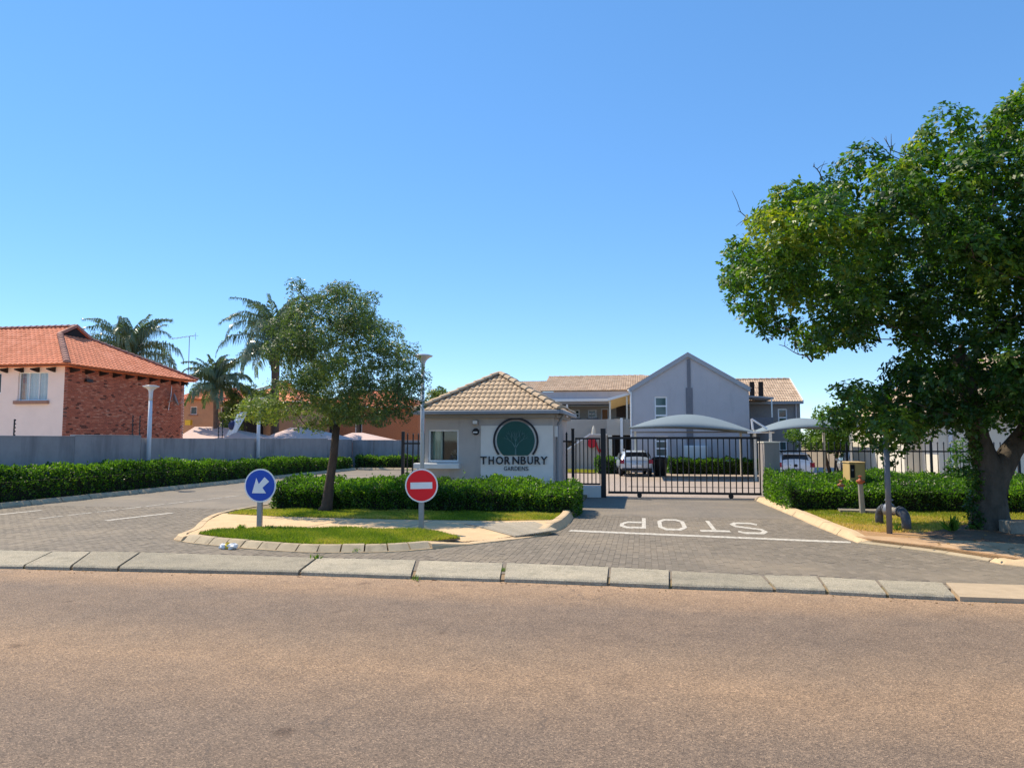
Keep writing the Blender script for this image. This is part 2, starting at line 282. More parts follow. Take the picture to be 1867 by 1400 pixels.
M = dict(
    asphalt=asphalt(),
    paver=tintmat('paver_concrete', PAVE, .85, 70, .4, 'attr', SANDDUST), paver1=tintmat('paver_concrete_single', PAVE, .85, 70, .4, 'obj', SANDDUST),
    joint=mat('joint_sand', (.20, .168, .13), .95, .2, 20),
    lane=paving_far('lane_paving', ((.175, .148, .113), (.205, .173, .131)), (.15, .125, .096), SANDDUST),
    court=paving_far('court_paving', ((.33, .265, .21), (.40, .32, .255)), (.24, .19, .15), ((.42, .34, .26), .5, .5)),
    earth=mat('dry_earth', (.24, .17, .10), .95, .3, 3, .5, 40, grime=((.13, .15, .05), 1.2, .5)),
    sand=mat('sandy_soil', (.40, .235, .11), .95, .22, 5, .6, 60, grime=((.30, .20, .09), 2.5, .5)),
    slab=speckled('kerb_slab_concrete', (.38, .335, .25), 120, (.22, .20, .145), .14),
    tanslab=mat('tan_slab_concrete', (.47, .36, .235), .9, .12, 4, .3, 80, grime=((.36, .27, .17), 6, .55)),
    kerb=mat('kerb_stone_concrete', (.46, .37, .24), .9, .16, 4, .4, 70, grime=((.25, .20, .135), 5, .54), rand=.10),
    kerblight=mat('pale_kerb_concrete', (.60, .44, .26), .9, .12, 3, .35, 60, grime=((.36, .28, .18), 4, .58)),
    path=mat('footpath_concrete', (.64, .45, .25), .92, .12, 2.5, .3, 70, grime=((.55, .41, .25), 3, .58)),
    darksoil=mat('dark_bare_soil', (.17, .105, .062), .95, .3, 4, .6, 50, grime=((.10, .065, .04), 1.6, .5)),  # bare soil, darker than the sandy soil of the verge
    dirtpath=mat('dusty_footpath', (.52, .345, .195), .92, .16, 2.5, .3, 60, grime=((.36, .22, .12), 2.0, .5)),
    bar=mat('tactile_bar', (.50, .43, .32), .9, .1, 8, .2, rand=.1), groove=mat('tactile_groove', (.25, .23, .19), .95, .2, 8),
    paint=mat('road_paint', (.62, .58, .50), .85, .12, 8, .2, 60, grime=((.24, .205, .16), 12, .45)),
    wallgrey=mat('grey_plaster_wall', (.34, .32, .315), .9, .12, 2, .25, 40, grime=((.21, .20, .20), .55, .50, (2.2, 2.2, .35))),
    gh=mat('gatehouse_plaster', (.50, .455, .42), .9, .06, 2, .25, 60, grime=((.40, .365, .335), 1.3, .54, (2, 2, .4))),
    ghlight=mat('gatehouse_panel_plaster', (.80, .77, .72), .9, .05, 2, .2, 60, grime=((.73, .70, .66), 1.2, .6)),
    fascia=mat('fascia_board', (.34, .32, .30), .7, .06, 5), gutter=mat('gutter_metal', (.30, .31, .33), .5, .06, 5),
    gable=mat('apartment_plaster', (.48, .46, .47), .9, .05, 1.5, .2, 40, grime=((.405, .385, .395), 1.0, .54, (2, 2, .35))),
    strip=mat('dark_plaster_band', (.18, .18, .20), .9, .05, 2, .2), trim=mat('verge_trim', (.36, .37, .39), .8, .05, 3),
    pillar=mat('pillar_plaster', (.32, .29, .265), .9, .08, 2, .25, 50, grime=((.25, .23, .21), 1.4, .54, (2, 2, .4))),
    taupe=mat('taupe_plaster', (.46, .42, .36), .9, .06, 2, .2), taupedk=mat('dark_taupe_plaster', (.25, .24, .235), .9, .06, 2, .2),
    white=mat('white_paint', (.78, .78, .76), .5, .04, 3), cream=mat('cream_plaster', (.70, .66, .55), .9, .06, 2, .2, 50, grime=((.55, .5, .4), 1.5, .62)),
    soffit=mat('cream_soffit', (.74, .56, .27), .8, .06, 4), winwhite=mat('window_frame_white', (.80, .82, .84), .45, .03, 4),
    glass=glassmat('window_glass'), clear=glassmat('clear_glass', clear=True), tealglass=glassmat('teal_window_glass', (.05, .10, .11)),
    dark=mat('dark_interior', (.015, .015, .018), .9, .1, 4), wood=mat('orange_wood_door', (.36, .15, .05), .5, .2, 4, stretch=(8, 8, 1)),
    black=mat('black_painted_steel', (.012, .012, .015), .45, .1, 8, spec=.4), steel=mat('galvanised_steel', (.30, .31, .33), .45, .1, 12, metal=.6),
    greypole=mat('grey_painted_pole', (.14, .145, .155), .5, .12, 10), lampwhite=mat('lamp_white_paint', (.66, .69, .73), .4, .05, 6),
    lampglass=mat('lamp_top_glass', (.55, .5, .42), .3, .08, 8),
    red=mat('sign_red', (.90, .006, .018), .4, .04, 8), blue=mat('sign_blue', (.008, .075, .46), .4, .04, 8), signwhite=mat('sign_white', (.86, .86, .86), .4, .03, 8),
    signback=mat('sign_back', (.3, .3, .31), .5, .1, 8, metal=.5),
    green=mat('emblem_green', (.008, .085, .075), .5, .06, 8), letter=mat('sign_letter_dark', (.016, .018, .028), .5, .05, 8), motif=mat('emblem_tree_lines', (.11, .22, .22), .5, .05, 8),
    tile1=mat('tan_roof_tile', (.53, .39, .25), .85, .12, 5, .3, 70, grime=((.28, .22, .16), 3, .58), rand=.16),
    tile=tintmat('pale_roof_tile', [(0, (.46, .33, .225)), (.5, (.55, .40, .275)), (1, (.64, .48, .335))], .85, 40, .2),
    terra1=mat('terracotta_tile', (.72, .24, .12), .8, .12, 5, .3, 60, grime=((.36, .12, .06), 2.5, .58), rand=.16),
    terra=tintmat('terracotta_tile_field', [(0, (.58, .18, .085)), (.5, (.72, .24, .12)), (1, (.80, .30, .17))], .8, 40, .2),
    ridge=mat('terracotta_ridge', (.40, .20, .15), .85, .2, 6, rand=.2),
    brick=tintmat('face_brick', [(0, (.09, .035, .028)), (.06, (.16, .06, .042)), (.11, (.36, .115, .072)), (.6, (.46, .145, .085)), (.85, (.52, .19, .115)), (1, (.56, .27, .18))], .9, 50, .3),
    mortar=mat('brick_mortar', (.34, .20, .15), .95, .15, 10), pink=mat('pink_plaster', (.88, .74, .66), .9, .05, 1.5, .2, 50, grime=((.80, .66, .58), 1.2, .6, (2, 2, .5))),
    orange=mat('orange_plaster', (.50, .31, .20), .9, .08, 2, .2, grime=((.40, .22, .12), 1.5, .6)), brickfar=mat('orange_brick_far', (.38, .165, .085), .9, .25, 12, .3),
    rafter=mat('dark_rafter', (.02, .015, .014), .8, .1, 6), curtain=mat('pale_curtain', (.85, .84, .90), .9, .06, 3), curtaingreen=mat('green_curtain', (.62, .70, .58), .9, .06, 3),
    sail=mat('grey_shade_cloth', (.185, .235, .26), .85, .05, 8, .15, 120), sailpink=mat('pink_shade_cloth', (.62, .46, .40), .85, .06, 5), sailcream=mat('cream_shade_cloth', (.78, .66, .55), .85, .06, 5), sailmauve=mat('mauve_shade_cloth', (.40, .27, .25), .85, .06, 5),
    bark=mat('grey_bark', (.10, .082, .062), .95, .35, 7, 1.0, 22, stretch=(1, 1, .4), grime=((.05, .045, .035), 4, .52)), bark2=mat('brown_bark', (.085, .058, .042), .95, .3, 9, .9, 26, stretch=(1, 1, .4)),
    palmbark=mat('palm_bark', (.12, .09, .07), .95, .3, 6, .8, 20),
    kiosk=mat('tan_meter_box', (.55, .38, .15), .7, .08, 5, .15), rust=mat('orange_tap_paint', (.46, .12, .05), .6, .2, 14), concpost=mat('concrete_post', (.34, .31, .25), .9, .15, 10, .3),
    ironpipe=mat('dark_iron_pipe', (.075, .08, .09), .5, .2, 8, .3, 40, grime=((.20, .19, .18), 5, .55)), blockc=mat('old_concrete_block', (.27, .235, .18), .95, .25, 5, .6, 40, grime=((.12, .10, .07), 3, .5)),
    litter=mat('white_plastic', (.85, .84, .82), .5, .05, 12), yellow=mat('yellow_plastic', (.80, .58, .06), .5, .05, 10),
    silver=mat('silver_car_paint', (.50, .58, .68), .25, .03, 3, spec=.6, metal=.3), carwhite=mat('white_car_paint', (.80, .82, .86), .25, .02, 3, spec=.6),
    tyre=mat('tyre_rubber', (.012, .012, .013), .85, .1, 10), tail=mat('tail_light_red', (.35, .01, .012), .25, .05, 8, spec=.6), plastic=mat('black_plastic', (.02, .02, .022), .5, .1, 10),
    cloth=mat('light_blue_cloth', (.42, .60, .82), .9, .1, 4), navy=mat('navy_fabric', (.02, .035, .11), .9, .1, 6), hose=mat('red_hose', (.55, .015, .03), .5, .1, 8),
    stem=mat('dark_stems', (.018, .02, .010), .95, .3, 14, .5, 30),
)
L = dict(
    hedge=leafmat('hedge_leaf', [(0, (.018, .044, .010)), (.45, (.042, .098, .013)), (.8, (.10, .19, .018)), (1, (.19, .26, .025))], .48, .42, .4, (2.4, 2.7, .8)),
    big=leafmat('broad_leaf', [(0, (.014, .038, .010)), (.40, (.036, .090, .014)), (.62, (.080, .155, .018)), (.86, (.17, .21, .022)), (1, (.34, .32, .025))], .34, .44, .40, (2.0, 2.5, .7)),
    fine=leafmat('fine_leaf', [(0, (.045, .078, .036)), (.45, (.10, .155, .052)), (.75, (.20, .26, .05)), (1, (.29, .30, .035))], .36, .42, .45, (1.9, 2.0, .8)),
    palm=leafmat('palm_leaf', [(0, (.06, .105, .065)), (.6, (.12, .18, .105)), (1, (.24, .25, .10))], .22, .33, .5),
    lime=leafmat('lime_leaf', [(0, (.05, .12, .015)), (1, (.19, .28, .03))], .36, .5, .3),
    grass=leafmat('grass_blade', [(0, (.10, .17, .014)), (.35, (.21, .27, .025)), (.65, (.42, .38, .06)), (1, (.62, .43, .16))], .35, .6, .2),
)
# ------------------------------------------------------------------ foliage helpers
def unit(a): return a / np.maximum(np.linalg.norm(a, axis=1, keepdims=True), 1e-9)
def leaves_mesh(name, P, D, Nn, Ls, Wd, tint):   # one folded leaf per point: base P, direction D, face normal Nn
    S_ = unit(np.cross(D, Nn)); n = unit(np.cross(S_, D))
    Ls = Ls[:, None]; Wd = Wd[:, None]
    a = P; t = P + D * Ls - n * Ls * .08; mid = P + D * Ls * .45 + n * Ls * .04
    V = np.stack([a, mid + S_ * Wd - n * Wd * .35, t, mid - S_ * Wd - n * Wd * .35], 1).reshape(-1, 3)
    return np_mesh(name, V, np.arange(len(V)).reshape(-1, 4), tint)
def in_poly(poly, x, z):
    ins = np.zeros(len(x), bool); n = len(poly)
    for i in range(n):
        (x1, z1), (x2, z2) = poly[i], poly[(i + 1) % n]
        c = ((z1 > z) != (z2 > z)) & (x < (x2 - x1) * (z - z1) / (z2 - z1 + 1e-12) + x1); ins ^= c
    return ins
def edge_dist(poly, x, z):
    d = np.full(len(x), 1e9); n = len(poly)
    for i in range(n):
        a = np.array(poly[i]); b = np.array(poly[(i + 1) % n]); ab = b - a
        t = np.clip(((x - a[0]) * ab[0] + (z - a[1]) * ab[1]) / (ab @ ab), 0, 1)
        d = np.minimum(d, np.hypot(x - a[0] - t * ab[0], z - a[1] - t * ab[1]))
    return d
def clump_centres(poly, D, rng, n, sep, yoff=0):
    xs = [p[0] for p in poly]; zs = [p[1] for p in poly]; out = []
    for _ in range(n * 60):
        x, z = rng.uniform(min(xs), max(xs)), rng.uniform(min(zs), max(zs)); X_, Z_ = np.array([x]), np.array([z])
        if not in_poly(poly, X_, Z_)[0]: continue
        d = edge_dist(poly, X_, Z_)[0]
        if d < sep * .30: continue
        hd = D * math.sqrt(max(0.0, 1 - (1 - min(d / (D * .8), 1)) ** 2)); y = rng.uniform(-hd, hd) if rng.random() < .5 else rng.choice([-1, 1]) * hd * rng.uniform(.7, 1)
        p = np.array([x, y + yoff, z])
        if all(np.linalg.norm(p - q) > sep for q in out): out.append(p)
        if len(out) >= n: break
    return np.array(out)
def crown_leaves(name, centres, radii, rng, nper, leaf, width, whorl=6, flat=.75, tintf=None, keep=None, droop=.15):
    Ps, Ds, Ns, Ts = [], [], [], []
    for c, r in zip(centres, radii):
        k = max(4, int(nper * r * r)); d = unit(rng.normal(size=(k, 3))); rad = r * (.35 + .65 * rng.random(k) ** .45)
        # a leafier top and outer side, loose below
        w = d * rad[:, None] * np.array([1, 1, flat]); pos = c + w
        sel = (d[:, 2] > -.55) | (rng.random(k) < .5); pos, d = pos[sel], d[sel]
        if keep is not None:
            s2 = keep(pos); pos, d = pos[s2], d[s2]
        if not len(pos): continue
        tb = rng.normal(0, .11)
        m = len(pos); ax = unit(d + np.array([0, 0, .7]) + rng.normal(0, .4, (m, 3)))
        a = rng.random((m, whorl)) * 2 * math.pi
        u = unit(np.cross(ax, rng.normal(size=(m, 3)))); v = np.cross(ax, u)
        rad_dir = u[:, None] * np.cos(a)[..., None] + v[:, None] * np.sin(a)[..., None]
        dirs = rad_dir + ax[:, None] * rng.uniform(-.1, .7, (m, whorl, 1)) - np.array([0, 0, droop]); dirs = unit(dirs.reshape(-1, 3))
        nn = (ax[:, None] + rng.normal(0, .45, (m, whorl, 3))).reshape(-1, 3)
        base_ = np.repeat(pos, whorl, 0) + rng.normal(0, leaf * .25, (m * whorl, 3))
        tt = np.repeat(np.clip(.42 + tb + rng.normal(0, .12, m) + (tintf(pos) if tintf else 0), 0, 1), whorl) + rng.normal(0, .06, m * whorl)
        Ps.append(base_); Ds.append(dirs); Ns.append(nn); Ts.append(tt)
    P, Dd, Nn, T = map(np.concatenate, (Ps, Ds, Ns, Ts)); k = len(P); Ls = leaf * rng.uniform(.6, 1.25, k)
    return leaves_mesh(name, P, Dd, Nn, Ls, Ls * width, np.clip(T, 0, 1))
def limb_path(a, b, rng, sag=.1, n=6, wob=.06):
    a, b = Vector(a), Vector(b); L_ = (b - a).length; out = []
    for i in range(n + 1):
        t = i / n; p = a.lerp(b, t); p.z += math.sin(t * math.pi) * sag * L_
        if 0 < i < n: p += Vector(rng.normal(0, wob * L_ / 3, 3))
        out.append(p)
    return out
def limbs(root, mats, start, r0, targets, rng, name='branch', n2=3, r_min=.012):
    """targets sorted into main boughs; the others fork off the nearest point already built"""
    pts = [(Vector(start), r0)]
    ts = sorted([Vector(t) for t in targets], key=lambda t: (t - Vector(start)).length)
    for t in ts:
        c = min(pts, key=lambda q: (q[0] - t).length + 1.8 * max(0, q[0].z - t.z) + (0 if q[1] > .02 else .25)); L_ = (t - c[0]).length
        if L_ < .12: continue
        ra = max(r_min, min(c[1] * .8, .018 + .028 * L_)); path = limb_path(c[0], t, rng, .06, 5)
        rr = [ra + (r_min * .7 - ra) * (i / 5) for i in range(6)]
        MB().tube(path, rr, 6).build(name, mats, root, True)
        pts += [(p, q) for p, q in zip(path[1:], rr[1:])]
    return pts
def hedge(name, label, path, width, h, rng, dens=900, leaf=.06, hvar=.09, group=None, mat_=None, slope=0):
    """clipped hedge along a polyline (centre line), rounded box section, h may be a function of arc length"""
    t = thing(name, label, 'hedge', (0, 0, 0), 0, group)
    P = [np.array(p, float) for p in path]; seg = [np.linalg.norm(b - a) for a, b in zip(P, P[1:])]; Lt = sum(seg)
    hf = h if callable(h) else (lambda s: h)
    per = lambda s: 2 * hf(s) + width
    n = int(Lt * (2 * hf(0) + width) * dens)
    s = rng.random(n) * (Lt + .0); q = rng.random(n)
    cum = np.concatenate([[0], np.cumsum(seg)]); k = np.clip(np.searchsorted(cum, s, 'right') - 1, 0, len(seg) - 1)
    A = np.array(P[:-1])[k]; B = np.array(P[1:])[k]; tt = ((s - cum[k]) / np.array(seg)[k])[:, None]; cxy = A + (B - A) * tt
    dxy = unit(B - A); nxy = np.stack([-dxy[:, 1], dxy[:, 0]], 1)
    hh = np.array([hf(x) for x in s]); wave = .6 * np.sin(s * 2.1 + 1) + .4 * np.sin(s * 5.3 + 2) + .35 * np.sin(s * 11.7); hh = hh * (1 + hvar * wave)
    tot = 2 * hh + width; u = q * tot
    left = u < hh; right = u > hh + width; top = ~(left | right)
    off = np.where(left, -width / 2, np.where(right, width / 2, u - hh - width / 2)); z = np.where(left, u, np.where(right, tot - u, hh))
    hh = hh * (1 + slope * off / width); z = z * (1 + slope * off / width)
    # round the shoulders and let the flanks bulge
    sh = np.clip((z / hh - .72) / .28, 0, 1); off = off * (1 - .18 * sh ** 2 * (~top)); z = z - np.where(top, .16 * hh * (np.abs(off) / (width / 2)) ** 3, 0)
    lump = .05 * np.sin(s * 7.3 + z * 9) + .035 * np.sin(s * 17 + off * 13)
    nrm3 = np.where(top[:, None], np.array([0, 0, 1.0]), np.concatenate([nxy * np.sign(off)[:, None], np.zeros((n, 1))], 1))
    pos = np.concatenate([cxy + nxy * off[:, None], z[:, None]], 1) + nrm3 * (lump - rng.random(n) ** 1.5 * .12)[:, None]
    # end caps
    m = int(width * hf(0) * dens)
    for e, sg in ((0, -1), (-1, 1)):
        d = unit((P[1] - P[0])[None] if e == 0 else (P[-1] - P[-2])[None])[0]; nn = np.array([-d[1], d[0]])
        o = rng.uniform(-.5, .5, m) * width; zz = rng.random(m) ** .9 * hf(0 if e == 0 else Lt); bul = .12 * np.cos(o / width * math.pi) - rng.random(m) * .1
        pos = np.concatenate([pos, np.concatenate([P[e] + nn * o[:, None] + d * (sg * bul)[:, None], zz[:, None]], 1)]); nrm3 = np.concatenate([nrm3, np.tile([*(d * sg), 0], (m, 1))])
    N_ = len(pos); pos[:, 2] = np.maximum(pos[:, 2], .03)
    D_ = unit(nrm3 * .8 + rng.normal(0, .6, (N_, 3)) + np.array([0, 0, .45])); Nn = nrm3 + rng.normal(0, .6, (N_, 3)) + np.array([0, 0, .3])
    sel = rng.random(N_) < np.clip(.38 + 1.25 * pos[:, 2] / hf(0), 0, 1); pos, nrm3, D_, Nn = pos[sel], nrm3[sel], D_[sel], Nn[sel]; N_ = len(pos)   # leafless, twiggy foot
    Ls = leaf * rng.uniform(.6, 1.4, N_); zr = pos[:, 2] / hf(0)
    tint = np.clip(.45 + .13 * np.sin(pos[:, 0] * 1.3 + pos[:, 1] * .9) + .09 * np.sin(pos[:, 0] * 4.1 - pos[:, 1] * 3.3 + pos[:, 2] * 5) + rng.normal(0, .17, N_), 0, 1)
    link('foliage', leaves_mesh(name + '_leaves', pos, D_, Nn, Ls, Ls * .30, tint), mat_ or L['hedge'], t, kind='stuff')
    # sprigs that stand proud of the clipped top
    ns = int(Lt * width * 9); s2 = rng.random(ns) * Lt; k2 = np.clip(np.searchsorted(cum, s2, 'right') - 1, 0, len(seg) - 1)
    A2 = np.array(P[:-1])[k2]; B2 = np.array(P[1:])[k2]; c2 = A2 + (B2 - A2) * ((s2 - cum[k2]) / np.array(seg)[k2])[:, None]; d2 = unit(B2 - A2); n2 = np.stack([-d2[:, 1], d2[:, 0]], 1)
    o2 = rng.uniform(-.45, .45, ns) * width; h2 = np.array([hf(x) for x in s2]); b2 = np.concatenate([c2 + n2 * o2[:, None], (h2 * .93 * (1 + slope * o2 / width))[:, None]], 1)
    kk = 7; up = unit(np.array([0, 0, 1.0]) + rng.normal(0, .25, (ns, 3))); hgt = rng.uniform(.04, .16, ns) * (1 + (rng.random(ns) > .93) * 1.3)
    Pp = (b2[:, None] + up[:, None] * (np.linspace(.1, 1, kk)[None, :, None] * hgt[:, None, None])).reshape(-1, 3); M_ = len(Pp)
    Dd = unit(rng.normal(0, .8, (M_, 3)) + np.array([0, 0, .7])); Ls = leaf * rng.uniform(.6, 1.2, M_)
    link('sprigs', leaves_mesh(name + '_sprigs', Pp, Dd, rng.normal(size=(M_, 3)) + [0, 0, .5], Ls, Ls * .28, np.clip(.72 + rng.normal(0, .15, M_), 0, 1)), mat_ or L['hedge'], t, kind='stuff')
    # dark twiggy core
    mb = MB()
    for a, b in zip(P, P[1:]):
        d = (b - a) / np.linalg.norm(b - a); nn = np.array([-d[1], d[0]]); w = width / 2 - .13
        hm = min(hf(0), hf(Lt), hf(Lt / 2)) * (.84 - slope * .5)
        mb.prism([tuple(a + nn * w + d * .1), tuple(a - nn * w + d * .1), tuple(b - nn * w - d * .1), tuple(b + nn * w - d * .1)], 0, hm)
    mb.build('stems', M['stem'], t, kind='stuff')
    return t
def blades(poly, rng, dens, hgt, z=0.0, tintf=None, zf=None):
    xs = [p[0] for p in poly]; ys = [p[1] for p in poly]; n = int((max(xs) - min(xs)) * (max(ys) - min(ys)) * dens)
    x = rng.uniform(min(xs), max(xs), n); y = rng.uniform(min(ys), max(ys), n)
    s = in_poly(poly, x, y); patch = np.sin(x * 3.1 + y) + np.sin(x * 1.3 - y * 4.1) + np.sin(x * 6.7 + y * 5); s &= rng.random(n) < .75 + .12 * patch
    x, y = x[s], y[s]; n = len(x); h = hgt * rng.uniform(.4, 1.3, n) * (1 + .25 * np.sin(x * 4 + y * 3)); a = rng.random(n) * 6.283; w = .006 + .006 * rng.random(n)
    lx, ly = rng.normal(0, .45, n) * h, rng.normal(0, .45, n) * h; zz = zf(x, y) if zf else np.full(n, z)
    V = np.stack([np.stack([x - w * np.cos(a), y - w * np.sin(a), zz], 1), np.stack([x + w * np.cos(a), y + w * np.sin(a), zz], 1), np.stack([x + lx, y + ly, zz + h], 1)], 1).reshape(-1, 3)
    t = np.clip((tintf(x, y) if tintf else .35) + .12 * patch[s] / 2 + rng.normal(0, .14, n), 0, 1)
    return np_mesh('blades', V, np.arange(len(V)).reshape(-1, 3), t)
# clip planar tile quads (s,t,h) to a convex polygon in (s,t)
def clip_quads(qs, poly):
    out = []; n = len(poly)
    for q in qs:
        P = q
        for i in range(n):
            a, b = poly[i], poly[(i + 1) % n]; Q = []
            f = lambda p: (b[0] - a[0]) * (p[1] - a[1]) - (b[1] - a[1]) * (p[0] - a[0])
            for j in range(len(P)):
                p, r = P[j], P[(j + 1) % len(P)]; fp, fr = f(p), f(r)
                if fp >= 0: Q.append(p)
                if (fp >= 0) != (fr >= 0):
                    u = fp / (fp - fr); Q.append(tuple(p[k] + (r[k] - p[k]) * u for k in range(3)))
            P = Q
            if len(P) < 3: break
        if len(P) >= 3: out.append(P)
    return out
def tile_quads(w, e, humps=2, amp=.032, lift=.035, seg=5):
    xs = [w * k / (humps * seg) for k in range(humps * seg + 1)]; hz = [amp * abs(math.sin(math.pi * (k / seg))) ** .8 for k in range(humps * seg + 1)]
    L_ = e * 1.12; qs = []
    for k in range(humps * seg):
        a, b, ha, hb = xs[k], xs[k + 1], hz[k], hz[k + 1]
        qs.append([(a, 0, ha + lift), (b, 0, hb + lift), (b, L_, hb + .006), (a, L_, ha + .006)])
        qs.append([(a, .004, 0), (b, .004, 0), (b, 0, hb + lift), (a, 0, ha + lift)])
    return qs
def roof_face(parent, O, U, V, poly, w, e, m_single, m_field, max_single=0, score=None, name='roof_tile', humps=2, amp=.032):
    """tiles laid in courses on a plane: O origin, U along the eave, V up the slope, poly convex (counter-clockwise) in (s,t)"""
    O, U, V = Vector(O), Vector(U).normalized(), Vector(V).normalized(); N = U.cross(V).normalized(); rot = Matrix((U, V, N)).transposed().to_4x4()
    ss = [p[0] for p in poly]; ts = [p[1] for p in poly]; q0 = tile_quads(w, e, humps, amp)
    full = None; cells = []
    for r in range(int(math.ceil((max(ts) - min(ts)) / e))):
        for c in range(int(math.ceil((max(ss) - min(ss)) / w))):
            s0, t0 = min(ss) + c * w, min(ts) + r * e
            qs = [[(p[0] + s0, p[1] + t0, p[2]) for p in q] for q in q0]; cl = clip_quads(qs, poly)
            if len(cl) == 0: continue
            whole = len(cl) == len(qs) and all(len(q) == 4 for q in cl) and abs(sum(p[0] + p[1] for q in cl for p in q) - sum(p[0] + p[1] for q in qs for p in q)) < 1e-4
            cells.append((s0, t0, cl, whole))
    if score: cells.sort(key=lambda c: -score(O + U * c[0] + V * c[1]))
    fld = MB(); tint = []; made = 0
    for (s0, t0, cl, whole) in cells:
        if made < max_single:
            mt = Matrix.Translation(O + U * s0 + V * t0) @ rot
            if whole and full: me = full
            else:
                mb = MB(); [mb.quadv(*[(p[0] - s0, p[1] - t0, p[2]) for p in q]) for q in cl]; me = mb.mesh(name); me.materials.append(m_single)
                if whole: full = me
            o = link(name, me, None, parent); jit = Matrix.Rotation(rnd.uniform(-.006, .006), 4, 'X'); o.matrix_local = mt @ jit; made += 1
        else:
            tv = rnd.random()
            for q in cl: fld.quadv(*[tuple(O + U * p[0] + V * p[1] + N * p[2]) for p in q]); tint.append(tv)
    if fld.f:
        me = fld.mesh(name + '_field'); tint_attr(me, tint[:len(me.polygons)] + [.5] * (len(me.polygons) - len(tint)))
        link(name + '_field', me, m_field, parent, kind='stuff')
    return made
def caps(parent, a, b, r, pitch, m, name='ridge_tile', single=True):
    """half-round ridge or hip caps laid along the line a-b, each lapping the next"""
    a, b = Vector(a), Vector(b); L_ = (b - a).length; n = max(1, round(L_ / pitch)); d = (b - a) / n
    side = d.cross(Vector((0, 0, 1))).normalized(); up = side.cross(d).normalized(); fld = MB(); me = None
    for k in range(n):
        mb = MB() if single else fld; p = Vector((0, 0, 0)) if single else a + d * k; i0 = len(mb.v)
        for (t, rr, lift) in ((-.04, r * 1.08, .02), (.0, r * 1.08, .02), (1, r * .9, 0)):
            for j in range(7):
                an = math.pi * j / 6; mb.v.append(tuple(p + d * t + side * math.cos(an) * rr + up * (math.sin(an) * rr * .75 + lift)))
        for q in range(2):
            for j in range(6): x = i0 + q * 7 + j; mb.f.append((x, x + 1, x + 8, x + 7))
        mb.f.append(tuple(range(i0 + 6, i0 - 1, -1)))
        if single:
            if me is None: me = mb.mesh(name, True); me.materials.append(m)
            link(name, me, None, parent, loc=a + d * k)
    if not single: fld.build(name + 's', m, parent, True, kind='stuff')
def nrm(v): return Vector(v).normalized()
# ================================================================== THE SETTING
gnd = MB(); gnd.quadv((-1500, -1500, -.12), (1500, -1500, -.12), (1500, 1500, -.12), (-1500, 1500, -.12)); o = gnd.build('ground', M['earth']); o['kind'] = 'structure'
st = MB()
nx = 60; xs_ = [-60 + 120 * i / nx for i in range(nx + 1)]
st.quadv((-90, -6, -.045), (90, -6, -.045), (90, 11.6, -.045), (-90, 11.6, -.045)); o = st.build('street', M['asphalt']); o['kind'] = 'structure'
far_verge = MB().prism([(-90, -12), (90, -12), (90, -6.2), (-90, -6.2)], -.1, .04).build('verge', M['earth']); far_verge['kind'] = 'structure'

# --- kerb slabs along the street, each with its own length, tilt and chipped edge
kerb = setting('street_kerb')
J = [((-560, 1023), (-500, 995)), ((-210, 1028), (-150, 1000)), ((43, 1032), (96, 1006)), ((130, 1034), (166, 1007)), ((216, 1036), (256, 1008)), ((546, 1043), (578, 1018)), ((751, 1050), (760, 1022)), ((917, 1055), (922, 1027)),
     ((1109, 1062), (1112, 1035)), ((1222, 1067), (1222, 1041)), ((1412, 1073), (1390, 1049)), ((1508, 1077), (1491, 1052)), ((1618, 1083), (1598, 1058)), ((1745, 1089), (1720, 1063))]
pts = [(G(*a), G(*b)) for a, b in J]
for k, ((a, b), (c, d)) in enumerate(zip(pts, pts[1:])):
    g = .022 if k != 6 else .05; U = nrm((c[0] - a[0], c[1] - a[1], 0)); bx = rnd.uniform(-.008, .008)
    mb = MB(); n = 6; fr = [(a[0] + (c[0] - a[0]) * i / n, a[1] + (c[1] - a[1]) * i / n) for i in range(n + 1)]; bk = [(b[0] + (d[0] - b[0]) * i / n, b[1] + (d[1] - b[1]) * i / n) for i in range(n + 1)]
    fr[0] = (fr[0][0] + g, fr[0][1]); bk[0] = (bk[0][0] + g, bk[0][1]); fr[-1] = (fr[-1][0] - g, fr[-1][1]); bk[-1] = (bk[-1][0] - g, bk[-1][1])
    cx = (a[0] + c[0]) / 2; tilt = rnd.uniform(-.006, .006)
    jag = [rnd.uniform(-.012, .012) for _ in range(n + 1)]
    i0 = 0; rows = []
    for (q, z, push) in ((0, -.06, 0), (0, .0, 0), (.03, .022, 1), (1, .012, 0), (1, -.06, 0)):
        row = []
        for i in range(n + 1):
            x = fr[i][0] + (bk[i][0] - fr[i][0]) * q; y = fr[i][1] + (bk[i][1] - fr[i][1]) * q + (jag[i] if q < .5 else 0)
            mb.v.append((x, y, z + bx + tilt * (x - cx))); row.append(len(mb.v) - 1)
        rows.append(row)
    for r0, r1 in zip(rows, rows[1:]):
        for i in range(n): mb.f.append((r0[i], r0[i + 1], r1[i + 1], r1[i]))
    for e in (0, -1): mb.f.append(tuple(r[e] for r in (rows if e == 0 else rows[::-1])))
    mb.build('kerb_slab', M['slab'], kerb)
a, b = G(1747, 1089), G(1722, 1063)
MB().prism([(a[0] + .02, a[1]), (16, a[1] - .1), (16, b[1] - .1), (b[0] + .02, b[1])], -.06, .012).build('kerb_slab', M['tanslab'], kerb, label='smooth tan concrete kerb slab at the right end')
sb = MB(); fr_p = [(p[0], p[1] + .03) for p, q in pts]; bk_p = [q for p, q in pts]; sb.prism(fr_p + bk_p[::-1], -.06, -.014); sb.build('slab_bed', M['earth'], kerb)
